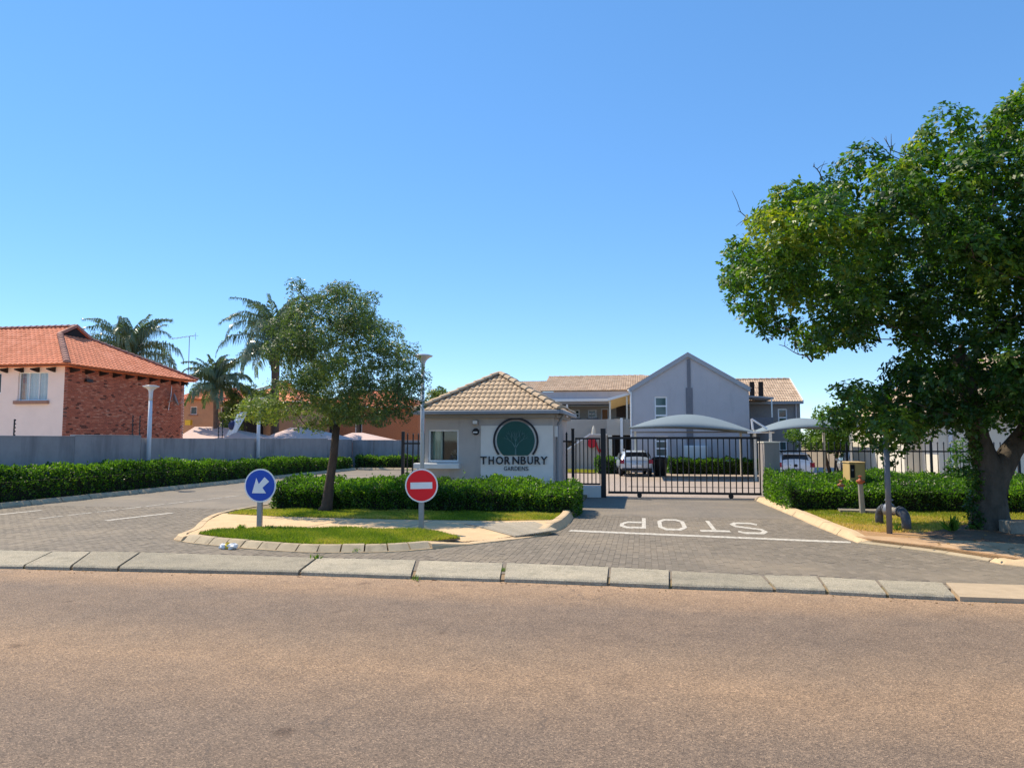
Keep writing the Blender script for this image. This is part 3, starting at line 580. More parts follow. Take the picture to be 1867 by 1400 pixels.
# --- the traffic island's outline
def spl(P, n=5):
    out = []
    for i in range(len(P) - 1):
        p0, p1, p2, p3 = [np.array(P[max(0, min(len(P) - 1, i + k))], float) for k in (-1, 0, 1, 2)]
        for t in np.linspace(0, 1, n, endpoint=False):
            out.append(tuple(.5 * ((2 * p1) + (-p0 + p2) * t + (2 * p0 - 5 * p1 + 4 * p2 - p3) * t ** 2 + (-p0 + 3 * p1 - 3 * p2 + p3) * t ** 3)))
    return out + [tuple(P[-1])]
FR = spl([(-9.5, 14.2), (-9.3, 13.65), (-8.72, 13.28), (-7.89, 12.98), (-6.83, 12.67), (-5.9, 12.52), (-5.13, 12.63), (-4.4, 12.89), (-3.84, 13.35)])
RT = spl([(-3.84, 13.35), (-3.28, 14.0), (-2.51, 14.95), (-2.02, 15.8), (-1.78, 17.2), (-1.76, 19.0), (-1.95, 22.0), (-2.05, 24.5)])
LT = spl([(-9.5, 14.2), (-9.75, 14.9), (-10.4, 16.2), (-11.0, 17.8), (-11.2, 20.0), (-11.0, 25.0), (-10.8, 31)])
ISL = FR[:-1] + RT + [(-2.05, 31)] + LT[::-1][:-1]
VER = [(14, 12.75), (5.95, 13.05), (5.18, 14.3), (4.72, 14.84), (4.08, 15.5), (3.95, 17.77), (3.82, 21.5), (3.62, 26.0), (14, 26.0)]      # right verge

# --- block paving: single pavers near the camera, the rest as a joined field, plain surface beyond
pav = setting('driveway')
MB().prism([(-19.2, 11.3), (14, 11.0), (14, 20.05), (-19.2, 20.05)], -.10, -.006).build('paving_bed', M['joint'], pav)
PW, PL = .105, .21; rng = np.random.default_rng(3)
gx = np.arange(-19.1, 12.5, PW); gy = np.arange(11.3, 20.0, PL)
X_, Y_ = np.meshgrid(gx, gy, indexing='ij'); Y_ = Y_ + (np.arange(len(gx)) % 2)[:, None] * PL / 2; X_, Y_ = X_.ravel() + PW / 2, Y_.ravel() + PL / 2
back = np.interp(X_, [p[1][0] for p in pts], [p[1][1] for p in pts], left=11.75, right=11.4)
ok = (Y_ - PL / 2 > back + .0) & (Y_ < 20.0) & ~in_poly(ISL, X_, Y_) & ~in_poly(VER, X_, Y_)
X_, Y_ = X_[ok], Y_[ok]
lat = X_ * math.cos(YAW) + Y_ * math.sin(YAW); dep = -X_ * math.sin(YAW) + Y_ * math.cos(YAW); vis = np.abs(lat / dep) < .70
X_, Y_, dep = X_[vis], Y_[vis], dep[vis]; order = np.argsort(dep); X_, Y_ = X_[order], Y_[order]
pm = MB(); a, b, c = PW / 2 - .0009, PL / 2 - .0012, .0018
pm.box(-a, a, -b, b, -.02, 0, c); pme = pm.mesh('paver'); pme.materials.append(M['paver1'])
for x, y in zip(X_[:300], Y_[:300]):
    link('paver', pme, None, pav, loc=(x, y, rng.uniform(-.003, .001)), rot=(rng.normal(0, .004), rng.normal(0, .004), rng.normal(0, .006)))
x, y = X_[300:], Y_[300:]; n = len(x); z = rng.uniform(-.0035, .001, n); th = rng.normal(0, .01, n)
loc = np.array([(-a, -b, -.016), (a, -b, -.016), (a, b, -.016), (-a, b, -.016), (-a + c, -b + c, 0), (a - c, -b + c, 0), (a - c, b - c, 0), (-a + c, b - c, 0)])
V = np.zeros((n, 8, 3)); V[:, :, 0] = x[:, None] + loc[:, 0] * np.cos(th)[:, None] - loc[:, 1] * np.sin(th)[:, None]; V[:, :, 1] = y[:, None] + loc[:, 0] * np.sin(th)[:, None] + loc[:, 1] * np.cos(th)[:, None]; V[:, :, 2] = loc[:, 2] + z[:, None] + loc[:, 0] * rng.normal(0, .006, n)[:, None] + loc[:, 1] * rng.normal(0, .006, n)[:, None]
fq = np.array([(4, 5, 6, 7), (0, 1, 5, 4), (1, 2, 6, 5), (2, 3, 7, 6), (3, 0, 4, 7)])
Q = (np.arange(n)[:, None, None] * 8 + fq[None]).reshape(-1, 4)
link('paver_field', np_mesh('paver_field', V.reshape(-1, 3), Q, np.repeat(rng.random(n), 5), True), M['paver'], pav, kind='stuff')
o = MB().quadv((-19.2, 20.05, -.004), (14, 20.05, -.004), (14, 26.9, -.004), (-19.2, 26.9, -.004)).quadv((-19.2, 26.9, -.004), (-9, 26.9, -.004), (-9, 48, -.004), (-19.2, 48, -.004)).build('lane', M['lane']); o['kind'] = 'structure'
o = MB().quadv((-9, 26.9, -.003), (16, 26.9, -.003), (16, 58, -.003), (-9, 58, -.003)).build('courtyard', M['court']); o['kind'] = 'structure'

# --- kerb stones swept along a path; prof = (inward offset, z)
def kerb_stones(parent, path, L_, prof, m, gap=.02, name='kerb_stone', flip=1, zf=None):
    P = [np.array(p, float) for p in path]; seg = [np.linalg.norm(b - a) for a, b in zip(P, P[1:])]; cum = np.concatenate([[0], np.cumsum(seg)]); n = max(1, round(cum[-1] / L_)); l = cum[-1] / n
    def at_(s):
        s = min(max(s, 0), cum[-1]); k = min(np.searchsorted(cum, s, 'right') - 1, len(seg) - 1); k = max(k, 0); d = (P[k + 1] - P[k]) / seg[k]; return P[k] + d * (s - cum[k]), d
    for i in range(n):
        mb = MB(); s0, s1 = i * l + gap / 2, (i + 1) * l - gap / 2; rows = []; dz = rnd.uniform(-.006, .006); do = rnd.uniform(-.008, .008); K = 3
        for j in range(K + 1):
            p, d = at_(s0 + (s1 - s0) * j / K); nn = np.array([-d[1], d[0]]) * flip; k_ = zf(*p) if zf else 1
            r = []
            for (off, z) in prof: q = p + nn * (off + do); mb.v.append((q[0], q[1], (z * k_ if z > 0 else z) + (dz if z > 0 else 0))); r.append(len(mb.v) - 1)
            rows.append(r)
        for r0, r1 in zip(rows, rows[1:]):
            for q in range(len(prof) - 1): mb.f.append((r0[q], r1[q], r1[q + 1], r0[q + 1]))
        mb.f.append(tuple(rows[0])); mb.f.append(tuple(rows[-1][::-1])); mb.build(name, m, parent)
isl = setting('traffic_island')
prof = [(0, -.05), (.015, .01), (.15, .115), (.17, .125), (.27, .125), (.28, -.05)]
kerb_stones(isl, FR[8:], .42, prof, M['kerb'], .028)
prof2 = [(0, -.05), (.01, .03), (.06, .095), (.10, .108), (.22, .11), (.23, -.05)]
kerb_stones(isl, LT[:16][::-1] + FR[1:9], 1.0, prof2, M['kerblight'], .008)
kerb_stones(isl, LT[15:], 1.0, prof2, M['kerb'], .02, flip=-1)
rt0 = [p for p in RT if p[1] < 15.6]; rt1 = [p for p in RT if p[1] >= 15.3]
prof3 = [(0, -.05), (.02, .02), (.10, .17), (.14, .185), (.27, .185), (.28, -.05)]
kerb_stones(isl, rt1, 1.0, prof3, M['kerblight'], .012, zf=lambda x, y: min(1, max(.35, (y - 15.2) / 1.2)))
prof4 = [(0, -.05), (.01, .012), (.03, .018), (.22, .024), (.23, -.05)]
kerb_stones(isl, rt0, .9, prof4, M['kerblight'], .008, zf=lambda x, y: 1 + 4.2 * max(0, min(1, (14.0 - y) / .65)))
# footpath across the island, ramped down to the driveway at its right-front edge
def path_z(x, y):
    d = ((x + 2.6) * .6 + (y - 14.6) * -.75)     # towards the ramped corner
    t = np.clip((np.hypot(x + 2.7, (y - 14.4)) - .35) / 1.5, 0, 1); return .022 + (.098 - .022) * t
def grid_poly(poly, step, zf, inset=0.0):
    xs = [p[0] for p in poly]; ys = [p[1] for p in poly]; v, f = [], []
    for i in range(int((max(xs) - min(xs)) / step) + 1):
        for j in range(int((max(ys) - min(ys)) / step) + 1):
            x0, y0 = min(xs) + i * step, min(ys) + j * step
            q = [(x0, y0), (x0 + step, y0), (x0 + step, y0 + step), (x0, y0 + step)]
            cx, cy = np.array([p[0] for p in q]), np.array([p[1] for p in q]); ins = in_poly(poly, cx, cy)
            if ins.sum() < 3: continue
            k = len(v); v += [(x, y, float(zf(x, y))) for x, y in q]; f.append((k, k + 1, k + 2, k + 3))
    mb = MB(); mb.v, mb.f = v, f; return mb
inner = [(-9.3, 14.2), (-9.1, 13.75), (-8.6, 13.5), (-7.8, 13.2), (-6.8, 12.9), (-5.9, 12.75), (-5.1, 12.85), (-4.5, 13.08), (-4.05, 13.5), (-3.43, 14.15), (-2.67, 15.08), (-2.2, 15.9), (-1.98, 17.2), (-1.98, 17.75), (-10.85, 17.95), (-10.2, 16.2), (-9.55, 14.9)]
MB().prism([p for p in FR if p[0] < 9] + [p for p in RT if p[1] < 17.9][1:] + [p for p in LT if p[1] < 17.9][::-1][:-1], -.05, .014).build('path_bed', M['path'], isl)
grid_poly(inner, .05, path_z).build('footpath', M['path'], isl)
MB().prism([(-10.9, 17.7), (-1.95, 17.6), (-1.95, 31), (-10.9, 31)], -.05, .09).build('planting_bed', M['earth'], isl)
# expansion joints in the path
for (x0, y0, x1, y1) in ((-7.3, 15.2, -7.0, 17.3), (-5.2, 15.2, -4.9, 17.3)):
    MB().prism([(x0 - .008, y0), (x0 + .008, y0), (x1 + .008, y1), (x1 - .008, y1)], .09, .1025).build('path_joint', M['groove'], isl)
# tactile warning strip: raised bars
tq = [G(858, 954, .06), G(958, 978, .04), G(1018, 969, .05), G(985, 955, .07)]
ta, tb, tc_, td = [Vector((*p, 0)) for p in (G(845, 957, .08), G(938, 978, .04), G(1016, 970, .05), G(975, 953, .08))]
NB = 24
for k in range(NB):
    u0, u1 = (k + .25) / NB, (k + .75) / NB; p = [ta.lerp(td, u0), ta.lerp(td, u1), tb.lerp(tc_, u1), tb.lerp(tc_, u0)]
    mb = MB(); seg = 6; rows = []
    for s in range(seg + 1):
        l0, l1 = p[0].lerp(p[3], s / seg), p[1].lerp(p[2], s / seg); z0 = float(path_z(l0.x, l0.y))
        mb.v += [(l0.x, l0.y, z0 - .01), (l0.x, l0.y, z0 + .020), (l1.x, l1.y, z0 + .020), (l1.x, l1.y, z0 - .01)]
    for s in range(seg):
        for q in range(3): i = s * 4 + q; mb.f.append((i, i + 1, i + 5, i + 4))
    mb.f += [(0, 1, 2, 3), (seg * 4 + 3, seg * 4 + 2, seg * 4 + 1, seg * 4)]
    mb.build('tactile_bar', M['bar'], isl)
mb = MB()
for s in range(8):
    for r in range(10):
        P4 = []
        for (q, w) in ((s, r), (s, r + 1), (s + 1, r + 1), (s + 1, r)):
            l = ta.lerp(tb, q / 8).lerp(td.lerp(tc_, q / 8), w / 10); P4.append((l.x, l.y, float(path_z(l.x, l.y)) + .008))
        mb.quadv(*P4)
mb.build('tactile_base', M['groove'], isl)
# lawns
lawnA = [(-8.9, 13.85), (-8.85, 14.35), (-8.2, 14.95), (-6.7, 15.2), (-4.8, 15.25), (-4.15, 14.85), (-3.5, 14.1), (-3.95, 13.62), (-4.5, 13.12), (-5.2, 12.88), (-5.9, 12.8), (-6.8, 12.93), (-7.8, 13.24)]
MB().prism(lawnA, .08, .108).build('lawn_soil', M['earth'], isl)
o = link('lawn', blades(lawnA, np.random.default_rng(5), 7000, .055, .105, lambda x, y: .24 + .12 * np.sin(x * 2.2 + y * 3) + .14 * (x > -6)), L['grass'], isl, kind='stuff')
lawnB = [(-10.6, 17.75), (-9.0, 17.35), (-6.1, 17.2), (-3.5, 17.3), (-2.0, 17.8), (-2.02, 19.4), (-9.2, 19.4), (-10.7, 18.6)]
MB().prism(lawnB, .06, .104).build('lawn_soil', M['earth'], isl)
link('lawn', blades(lawnB, np.random.default_rng(6), 5000, .05, .10, lambda x, y: .46 + .15 * np.sin(x * 1.7) - .12 * (x > -5) * (x < -3.5) + .15 * (y < 17.6)), L['grass'], isl, kind='stuff')
tuft = []
# --- right verge
ver = setting('verge_bed')
MB().prism([(14.0, 12.85), (6.1, 13.25), (5.3, 14.5), (4.85, 15.0), (4.28, 15.6), (4.15, 17.8), (4.02, 21.5), (3.85, 26.0), (14, 26.0)], -.1, .075).build('sandy_soil', M['sand'], ver)
MB().prism([(4.3, 15.62), (4.86, 15.05), (5.35, 14.55), (6.15, 13.3), (14, 12.95), (14, 15.0), (6.8, 15.35), (5.2, 15.85), (4.16, 16.15), (4.17, 15.9)], .05, .085).build('footpath', M['dirtpath'], ver)
kv = [(4.08, 15.5), (3.95, 17.77), (3.82, 21.5), (3.62, 26.0)]
kerb_stones(ver, spl(kv, 4), 1.3, [(0, -.05), (.02, .02), (.11, .12), (.16, .13), (.30, .13), (.31, -.05)], M['kerblight'], .014, flip=-1, zf=lambda x, y: min(1, max(.3, (y - 15.0) / 1.5)))
kerb_stones(ver, spl([(4.08, 15.5), (4.72, 14.84), (5.18, 14.3), (5.6, 13.6)], 4), .9, [(0, -.05), (.005, .012), (.02, .02), (.12, .04), (.13, -.05)], M['kerb'], .008, flip=1)
kerb_stones(ver, spl([(5.6, 13.6), (5.95, 13.05), (8, 12.9), (14, 12.75)], 4), 1.0, [(0, -.05), (.02, .02), (.10, .12), (.14, .13), (.26, .13), (.27, -.05)], M['kerblight'], .02, flip=1, zf=lambda x, y: min(1, max(.35, (x - 5.2) / .9)))
vg = [(4.35, 17.2), (4.9, 16.75), (5.8, 16.9), (6.5, 17.7), (7.2, 18.6), (12, 18.9), (12, 21.8), (4.3, 21.8)]
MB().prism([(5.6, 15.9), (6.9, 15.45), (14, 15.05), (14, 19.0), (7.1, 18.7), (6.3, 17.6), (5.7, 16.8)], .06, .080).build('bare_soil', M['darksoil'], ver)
def vt(x, y): return .62 + .30 * (y < 18.0) + .10 * np.sin(x * 2 + y) - .2 * (y > 20.3)
link('verge_grass', blades(vg, np.random.default_rng(8), 1900, .05, .075, vt), L['grass'], ver, kind='stuff')
# leaf litter under the tree
r8 = np.random.default_rng(12); n = 420; px_, py_ = r8.uniform(4.5, 10, n), r8.uniform(13.4, 18.5, n); sel = (px_ > 6) | (r8.random(n) < .25); px_, py_ = px_[sel], py_[sel]; n = len(px_)
Pz = np.stack([px_, py_, np.full(n, .10)], 1); Dl = unit(np.stack([r8.normal(size=n), r8.normal(size=n), r8.normal(0, .1, n)], 1)); LL = r8.uniform(.04, .09, n)
mdry = leafmat('dry_leaf', [(0, (.10, .05, .02)), (1, (.34, .20, .07))], .1, .8, .2)
link('leaf_litter', leaves_mesh('leaf_litter', Pz, Dl, np.tile([0, 0, 1.0], (n, 1)) + r8.normal(0, .25, (n, 3)), LL, LL * .3, r8.random(n)), mdry, None, kind='stuff')

r9 = np.random.default_rng(19); n = 150; dx_ = r9.uniform(-10, 6, n); dy_ = np.interp(dx_, [p[0][0] for p in pts], [p[0][1] for p in pts]) - .03 - np.abs(r9.normal(0, .16, n)); Dl = unit(np.stack([r9.normal(size=n), r9.normal(size=n), r9.normal(0, .1, n)], 1)); LL = r9.uniform(.012, .05, n) * (1 + (r9.random(n) > .9) * .8)
link('fallen_leaves', leaves_mesh('fallen_leaves', np.stack([dx_, dy_, np.full(n, -.036)], 1), Dl, np.tile([0, 0, 1.0], (n, 1)) + r9.normal(0, .2, (n, 3)), LL, LL * .33, r9.random(n) * .8), mdry, None, kind='stuff')
# --- left kerb of the exit lane and the bed behind it
lb = setting('lane_kerb')
kerb_stones(lb, [(-18.85, 14), (-18.6, 20), (-18.55, 26), (-18.75, 34), (-18.9, 42), (-18.9, 47.3)], 1.25, [(0, -.05), (.02, .03), (.12, .13), (.26, .14), (.27, -.05)], M['kerb'], .03)
MB().prism([(-20.4, 12), (-19.05, 12), (-19.05, 47.6), (-20.4, 47.6)], -.05, .10).build('planting_bed', M['earth'], lb)
kerb_stones(lb, [(-18.9, 47.4), (-9, 47.9)], 1.25, [(0, -.05), (.02, .03), (.12, .13), (.26, .14), (.27, -.05)], M['kerb'], .03)
MB().prism([(-20.4, 47.7), (-9, 48.1), (-9, 50.1), (-20.4, 50.1)], -.05, .10).build('planting_bed', M['earth'], lb)

yard = MB().quadv((-70, 12, -.06), (-20.7, 12, -.06), (-20.7, 50.5, -.06), (-70, 50.5, -.06)).quadv((-70, 50.5, -.06), (-5, 50.5, -.06), (-5, 90, -.06), (-70, 90, -.06)).build('bounce_yard', M['path']); yard['kind'] = 'structure'  # unseen pale yard, added to bounce sunlight onto the shaded house walls
# --- painted markings on the paving
mk = thing('road_marking', 'worn white STOP lettering on the paved driveway before the gate, upside down from here', 'road marking', (0, 0, .004))
def glyph_mesh(ch, x0, x1, y0, y1, ext=0, font=None, flip=False):
    cu = bpy.data.curves.new('glyph', 'FONT'); cu.body = ch; cu.extrude = 0; cu.resolution_u = 4; ob = bpy.data.objects.new('g', cu); C.objects.link(ob)
    dg = bpy.context.evaluated_depsgraph_get(); dg.update(); me = bpy.data.meshes.new_from_object(ob.evaluated_get(dg)); bpy.data.objects.remove(ob); bpy.data.curves.remove(cu)
    xs = [v.co.x for v in me.vertices]; ys = [v.co.y for v in me.vertices]
    for v in me.vertices:
        u, w = (v.co.x - min(xs)) / (max(xs) - min(xs)), (v.co.y - min(ys)) / (max(ys) - min(ys))
        if flip: u, w = 1 - u, 1 - w
        v.co = (x0 + (x1 - x0) * u, y0 + (y1 - y0) * w, 0)
    me.materials.clear(); return me
def ribbon(mb, pts, w, z, closed=False):                    # mitred band along a polyline in the unit letter square
    P = [Vector((x, y)) for x, y in pts]; n = len(P); L_, R_ = [], []
    for i in range(n):
        a = P[i - 1] if (i or closed) else None; c = P[(i + 1) % n] if (i < n - 1 or closed) else None
        d1 = (P[i] - a).normalized() if a is not None else None; d2 = (c - P[i]).normalized() if c is not None else None
        d1 = d1 or d2; d2 = d2 or d1; n1, n2 = Vector((-d1.y, d1.x)), Vector((-d2.y, d2.x)); m = (n1 + n2).normalized(); k = min(2.0, 1 / max(.4, m.dot(n1))); L_.append(P[i] + m * w * k); R_.append(P[i] - m * w * k)
    for i in range(n if closed else n - 1): j = (i + 1) % n; mb.quadv(*[(q.x, q.y, z) for q in (R_[i], R_[j], L_[j], L_[i])])
h_ = .072
STROKES = dict(S=[[(.95, .80), (.78, .92), (.25, .92), (.08, .78), (.12, .62), (.85, .38), (.92, .22), (.76, .08), (.22, .08), (.05, .20)]], T=[[(.0, .92), (1.0, .92)], [(.5, .835), (.5, .0)]],
               O=[[(.09, .25), (.28, .07), (.72, .07), (.91, .25), (.91, .75), (.72, .93), (.28, .93), (.09, .75)]], P=[[(.10, .0), (.10, .92), (.70, .92), (.90, .78), (.90, .58), (.70, .44), (.185, .44)]])
for ch, (xa, xb, ya, yb) in dict(P=(-.58, .06, 17.2, 19.5), O=(.31, .98, 17.0, 19.35), T=(1.22, 1.86, 16.85, 19.1), S=(2.0, 2.66, 16.6, 18.9)).items():
    mb = MB()
    for q, st_ in enumerate(STROKES[ch]): ribbon(mb, st_, h_, q * .0008, ch == 'O')
    mb.v = [(xb - (xb - xa) * x, yb - (yb - ya) * y, z) for x, y, z in mb.v]; mb.build('letter', M['paint'], mk)
def strip(name, label, p, q, w, group=None):
    p, q = Vector((*p, 0)), Vector((*q, 0)); d = (q - p).normalized(); nn = Vector((-d.y, d.x, 0)) * w / 2; n = 14; mb = MB()
    for k in range(n):
        a_, b_ = p.lerp(q, k / n), p.lerp(q, (k + 1) / n); mb.quadv(*[(v.x, v.y, .004) for v in (a_ - nn, b_ - nn, b_ + nn, a_ + nn)])
    o = mb.build(name, M['paint']); props(o, label, 'road marking', group); return o
strip('stop_line', 'long white stop line across the paved driveway in front of the STOP lettering', (-1.62, 16.55), (3.98, 15.62), .27)
strip('lane_dash', 'short thick white dash on the left lane nearest the island tip', G(192, 949), G(314, 935), .16, 'white dashes on the left lane')
strip('lane_dash', 'white dash on the left lane running out at the left picture edge', G(-60, 944), G(76, 930), .16, 'white dashes on the left lane')
for k in range(9):
    p, q = Vector((*G(68, 946), 0)), Vector((*G(440, 903), 0)); a_, b_ = p.lerp(q, k / 9), p.lerp(q, (k + .82) / 9); mb = MB(); d = (b_ - a_).normalized(); nn = Vector((-d.y, d.x, 0)) * .045
    if k == 0: ln = thing('lane_line', 'thin broken white line along the middle of the left lane', 'road marking')
    mb.quadv(*[(v.x, v.y, .004) for v in (a_ - nn, b_ - nn, b_ + nn, a_ + nn)]); mb.build('dash', M['paint'], ln)
# ================================================================== BUILDINGS
def window(parent, x0, x1, z0, z1, y, m_pane, bars=(), vbars=(), fw=.06, depth=.05, m_frame=None, sill=None, name='window', ny=-1):
    """white framed window in a plane facing -y; bars/vbars are fractions of the height/width"""
    m_frame = m_frame or M['winwhite']; mb = MB()
    mb.box(x0, x1, y, y + depth, z1 - fw, z1).box(x0, x1, y, y + depth, z0, z0 + fw).box(x0, x0 + fw, y, y + depth, z0 + fw, z1 - fw).box(x1 - fw, x1, y, y + depth, z0 + fw, z1 - fw)
    f = mb.build(name, m_frame, parent)
    MB().box(x0 + fw, x1 - fw, y + depth * .5, y + depth * .7, z0 + fw, z1 - fw).build('pane', m_pane, f)
    for b in bars: MB().box(x0 + fw, x1 - fw, y + .004, y + depth * .5, z0 + (z1 - z0) * b - fw * .5, z0 + (z1 - z0) * b + fw * .5).build('glazing_bar', m_frame, f)
    for b in vbars: MB().box(x0 + (x1 - x0) * b - fw * .35, x0 + (x1 - x0) * b + fw * .35, y + .003, y + depth * .48, z0 + fw, z1 - fw).build('glazing_bar', m_frame, f)
    if sill: MB().box(x0 - .1, x1 + .1, y - .14, y + .04, z0 - .12, z0 - .003, .01).build('sill', sill, f)
    return f
# ---- gatehouse
gh = thing('gatehouse', 'small grey gatehouse with pyramid roof of tan tiles and the round green emblem', 'gatehouse', (0, 0, 0))
GX0, GX1, GY0, GY1, GZ = -7.05, -2.80, 23.5, 27.7, 2.72
mb = MB(); wall_open(mb, GX0, GX1, 0, GZ, GY0, .22, [(-6.93, -5.91, 1.29, 2.34)])
mb.box(GX0, GX0 + .2, GY0 + .22, GY1, 0, GZ).box(GX1 - .2, GX1, GY0 + .22, GY1, 0, GZ).box(GX0 + .2, GX1 - .2, GY1 - .2, GY1, 0, GZ)
mb.build('wall', M['gh'], gh)
MB().box(-5.16, -2.815, GY0 - .05, GY0 - .002, .05, 2.46).build('wall_panel', M['ghlight'], gh, label='pale grey raised wall panel behind the sign')
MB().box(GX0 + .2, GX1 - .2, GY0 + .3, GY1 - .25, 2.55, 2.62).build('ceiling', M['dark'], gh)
MB().box(GX0 + .2, GX1 - .2, GY0 + 1.5, GY0 + 1.55, 0, 2.5).build('inner_wall', M['taupedk'], gh)
w = window(gh, -6.93, -5.91, 1.29, 2.34, GY0 + .05, M['clear'], fw=.055, depth=.06)
cmb = MB(); n = 14
for k in range(n):
    xa, xb = -6.86 + .34 * k / n, -6.86 + .34 * (k + 1) / n; f = lambda q: GY0 + .26 + .03 * math.sin(q * 2.4)
    cmb.quadv((xa, f(k), 1.36), (xb, f(k + 1), 1.36), (xb, f(k + 1), 2.3), (xa, f(k), 2.3))
cmb.build('curtain', M['curtaingreen'], w)
MB().box(-7.35, -5.84, GY0 - .26, GY0 - .003, 1.08, 1.25, .02).build('sill', M['white'], w, label='broad white window ledge')
fb = MB(); fb.box(GX0 - .12, GX1 + .06, GY0 - .14, GY0 - .004, 2.705, 2.825).box(GX1 + .004, GX1 + .13, GY0 - .02, GY1 + .1, 2.705, 2.825).box(GX0 - .14, GX0 - .004, GY0, GY1 + .1, 2.705, 2.825); fb.build('fascia', M['fascia'], gh)
EZ = 2.93; EX0, EX1, EY0, EY1 = -7.32, -2.58, 23.2, 28.0; AP = Vector((-4.95, 25.6, 4.30))
rf = MB(); c4 = [(EX0, EY0, EZ - .03), (EX1, EY0, EZ - .03), (EX1, EY1, EZ - .03), (EX0, EY1, EZ - .03)]
for k in range(4): rf.quadv(c4[k], c4[(k + 1) % 4], tuple(AP - Vector((0, 0, .05))))
rf.quadv(*[c4[k] for k in (3, 2, 1, 0)]); roof = rf.build('roof', M['tile1'], gh)
def hip_face(parent, a, b, apex, w, e, m1, mf, n, **k):
    a, b, apex = Vector(a), Vector(b), Vector(apex); U = (b - a).normalized(); q = apex - a; s = q.dot(U); V = (q - U * s); t = V.length
    return roof_face(parent, a, U, V / t, [(0, 0), ((b - a).length, 0), (s, t)], w, e, m1, mf, n, **k)
hip_face(roof, (EX0, EY0, EZ), (EX1, EY0, EZ), AP, .335, .305, M['tile1'], M['tile'], 150)
hip_face(roof, (EX1, EY0, EZ), (EX1, EY1, EZ), AP, .335, .305, M['tile1'], M['tile'], 60, score=lambda p: -p.y)
hip_face(roof, (EX0, EY1, EZ), (EX0, EY0, EZ), AP, .335, .305, M['tile1'], M['tile'], 0)
hip_face(roof, (EX1, EY1, EZ), (EX0, EY1, EZ), AP, .335, .305, M['tile1'], M['tile'], 0)
for c in c4: caps(roof, Vector(c) + Vector((0, 0, .07)), AP + Vector((0, 0, .05)), .12, .36, M['tile1'], 'hip_tile')
gu = MB(); gu.box(EX0 - .02, EX1 + .02, EY0 - .10, EY0 + .015, 2.83, 2.945, .02); gu.box(EX1 + .02, EX1 + .13, EY0 - .05, EY1, 2.83, 2.945, .02).box(EX0 - .12, EX0 - .02, EY0, EY1, 2.83, 2.945, .02); gu.build('gutter', M['gutter'], gh)
MB().tube([(EX1 + .07, GY0 + .5, 2.85), (GX1 + .10, GY0 + .45, 2.5), (GX1 + .08, GY0 + .4, 2.3), (GX1 + .08, GY0 + .4, 0)], .05, 8).build('downpipe', M['gutter'], gh)
MB().box(GX1 + .005, GX1 + .10, GY0 + .15, GY0 + .30, 2.1, 2.45, .01).build('alarm_box', M['white'], gh)
f = MB().box(-5.42, -5.24, GY0 - .16, GY0 - .003, 2.50, 2.64, .02).build('floodlight', M['fascia'], gh); MB().box(-5.40, -5.26, GY0 - .175, GY0 - .162, 2.52, 2.62).build('lens', M['white'], f)
f = MB().lathe([(.02, 0), (.11, .0), (.11, .05), (.09, .09)], 18); o = f.build('bulkhead_light', M['plastic'], gh, loc=(-5.33, GY0 - .002, 2.27), rot=(R(90), 0, 0))
MB().box(-.07, .07, -.045, .0, .088, .108).build('lens', M['white'], o)
# emblem and lettering
SY = GY0 - .052; cx, cz = AY(940.5, 803.0, SY); rr = (AY(982, 803, SY)[0] - AY(899.5, 803, SY)[0]) / 2; zc = AY(941, 829.5, SY)[1] - cz
an = math.asin(zc / rr); sg = MB(); rd = rr * .835; a2 = math.asin(max(-1, (zc - .01) / rd)) if abs(zc) < rd else -R(90)
P_ = [(rd * math.cos(t), 0, rd * math.sin(t)) for t in np.linspace(a2, math.pi - a2, 48)]
sgn = sg.slab(P_, (0, -.035, 0)).build('name_sign', M['green'], gh, loc=(cx, SY - .003, cz), label='round green emblem with black ring and lettering THORNBURY GARDENS')
MB().disc(rr, .04, 56, an, math.pi - an, rr * .915, -.04).build('ring', M['letter'], sgn)
tb = MB(); yy = -.046
def twig(p, ang, ln, wd, dep):
    q = (p[0] + ln * math.sin(ang), p[1] + ln * math.cos(ang)); n = (math.cos(ang) * wd, -math.sin(ang) * wd); k = .66
    tb.slab([(p[0] - n[0], yy - dep * .0006, p[1] - n[1]), (p[0] + n[0], yy - dep * .0006, p[1] + n[1]), (q[0] + n[0] * k, yy - dep * .0006, q[1] + n[1] * k), (q[0] - n[0] * k, yy - dep * .0006, q[1] - n[1] * k)], (0, .004, 0))
    if dep < 4 and ln > .04:
        for sgn_ in (-1, 1):
            if dep == 0: a_ = ang + sgn_ * .55
            else: a_ = ang + sgn_ * (.42 if sgn_ * ang > 0 else .30) * (1.0 if dep < 3 else 1.3) - ang * .12
            twig(q, a_, ln * (.95 if dep == 0 else .74), wd * .62, dep + 1)
        if dep in (0, 1): twig(q, ang * .4, ln * .85, wd * .6, dep + 1)
twig((0, zc + .0), 0, .22, .026, 0)
tb.build('tree_motif', M['motif'], sgn)
LX = dict(T=(245, 350), H=(385, 475), O=(510, 630), R=(655, 752), N=(790, 905), B=(930, 1020), U=(1045, 1137), R2=(1165, 1266), Y=(1268, 1385))
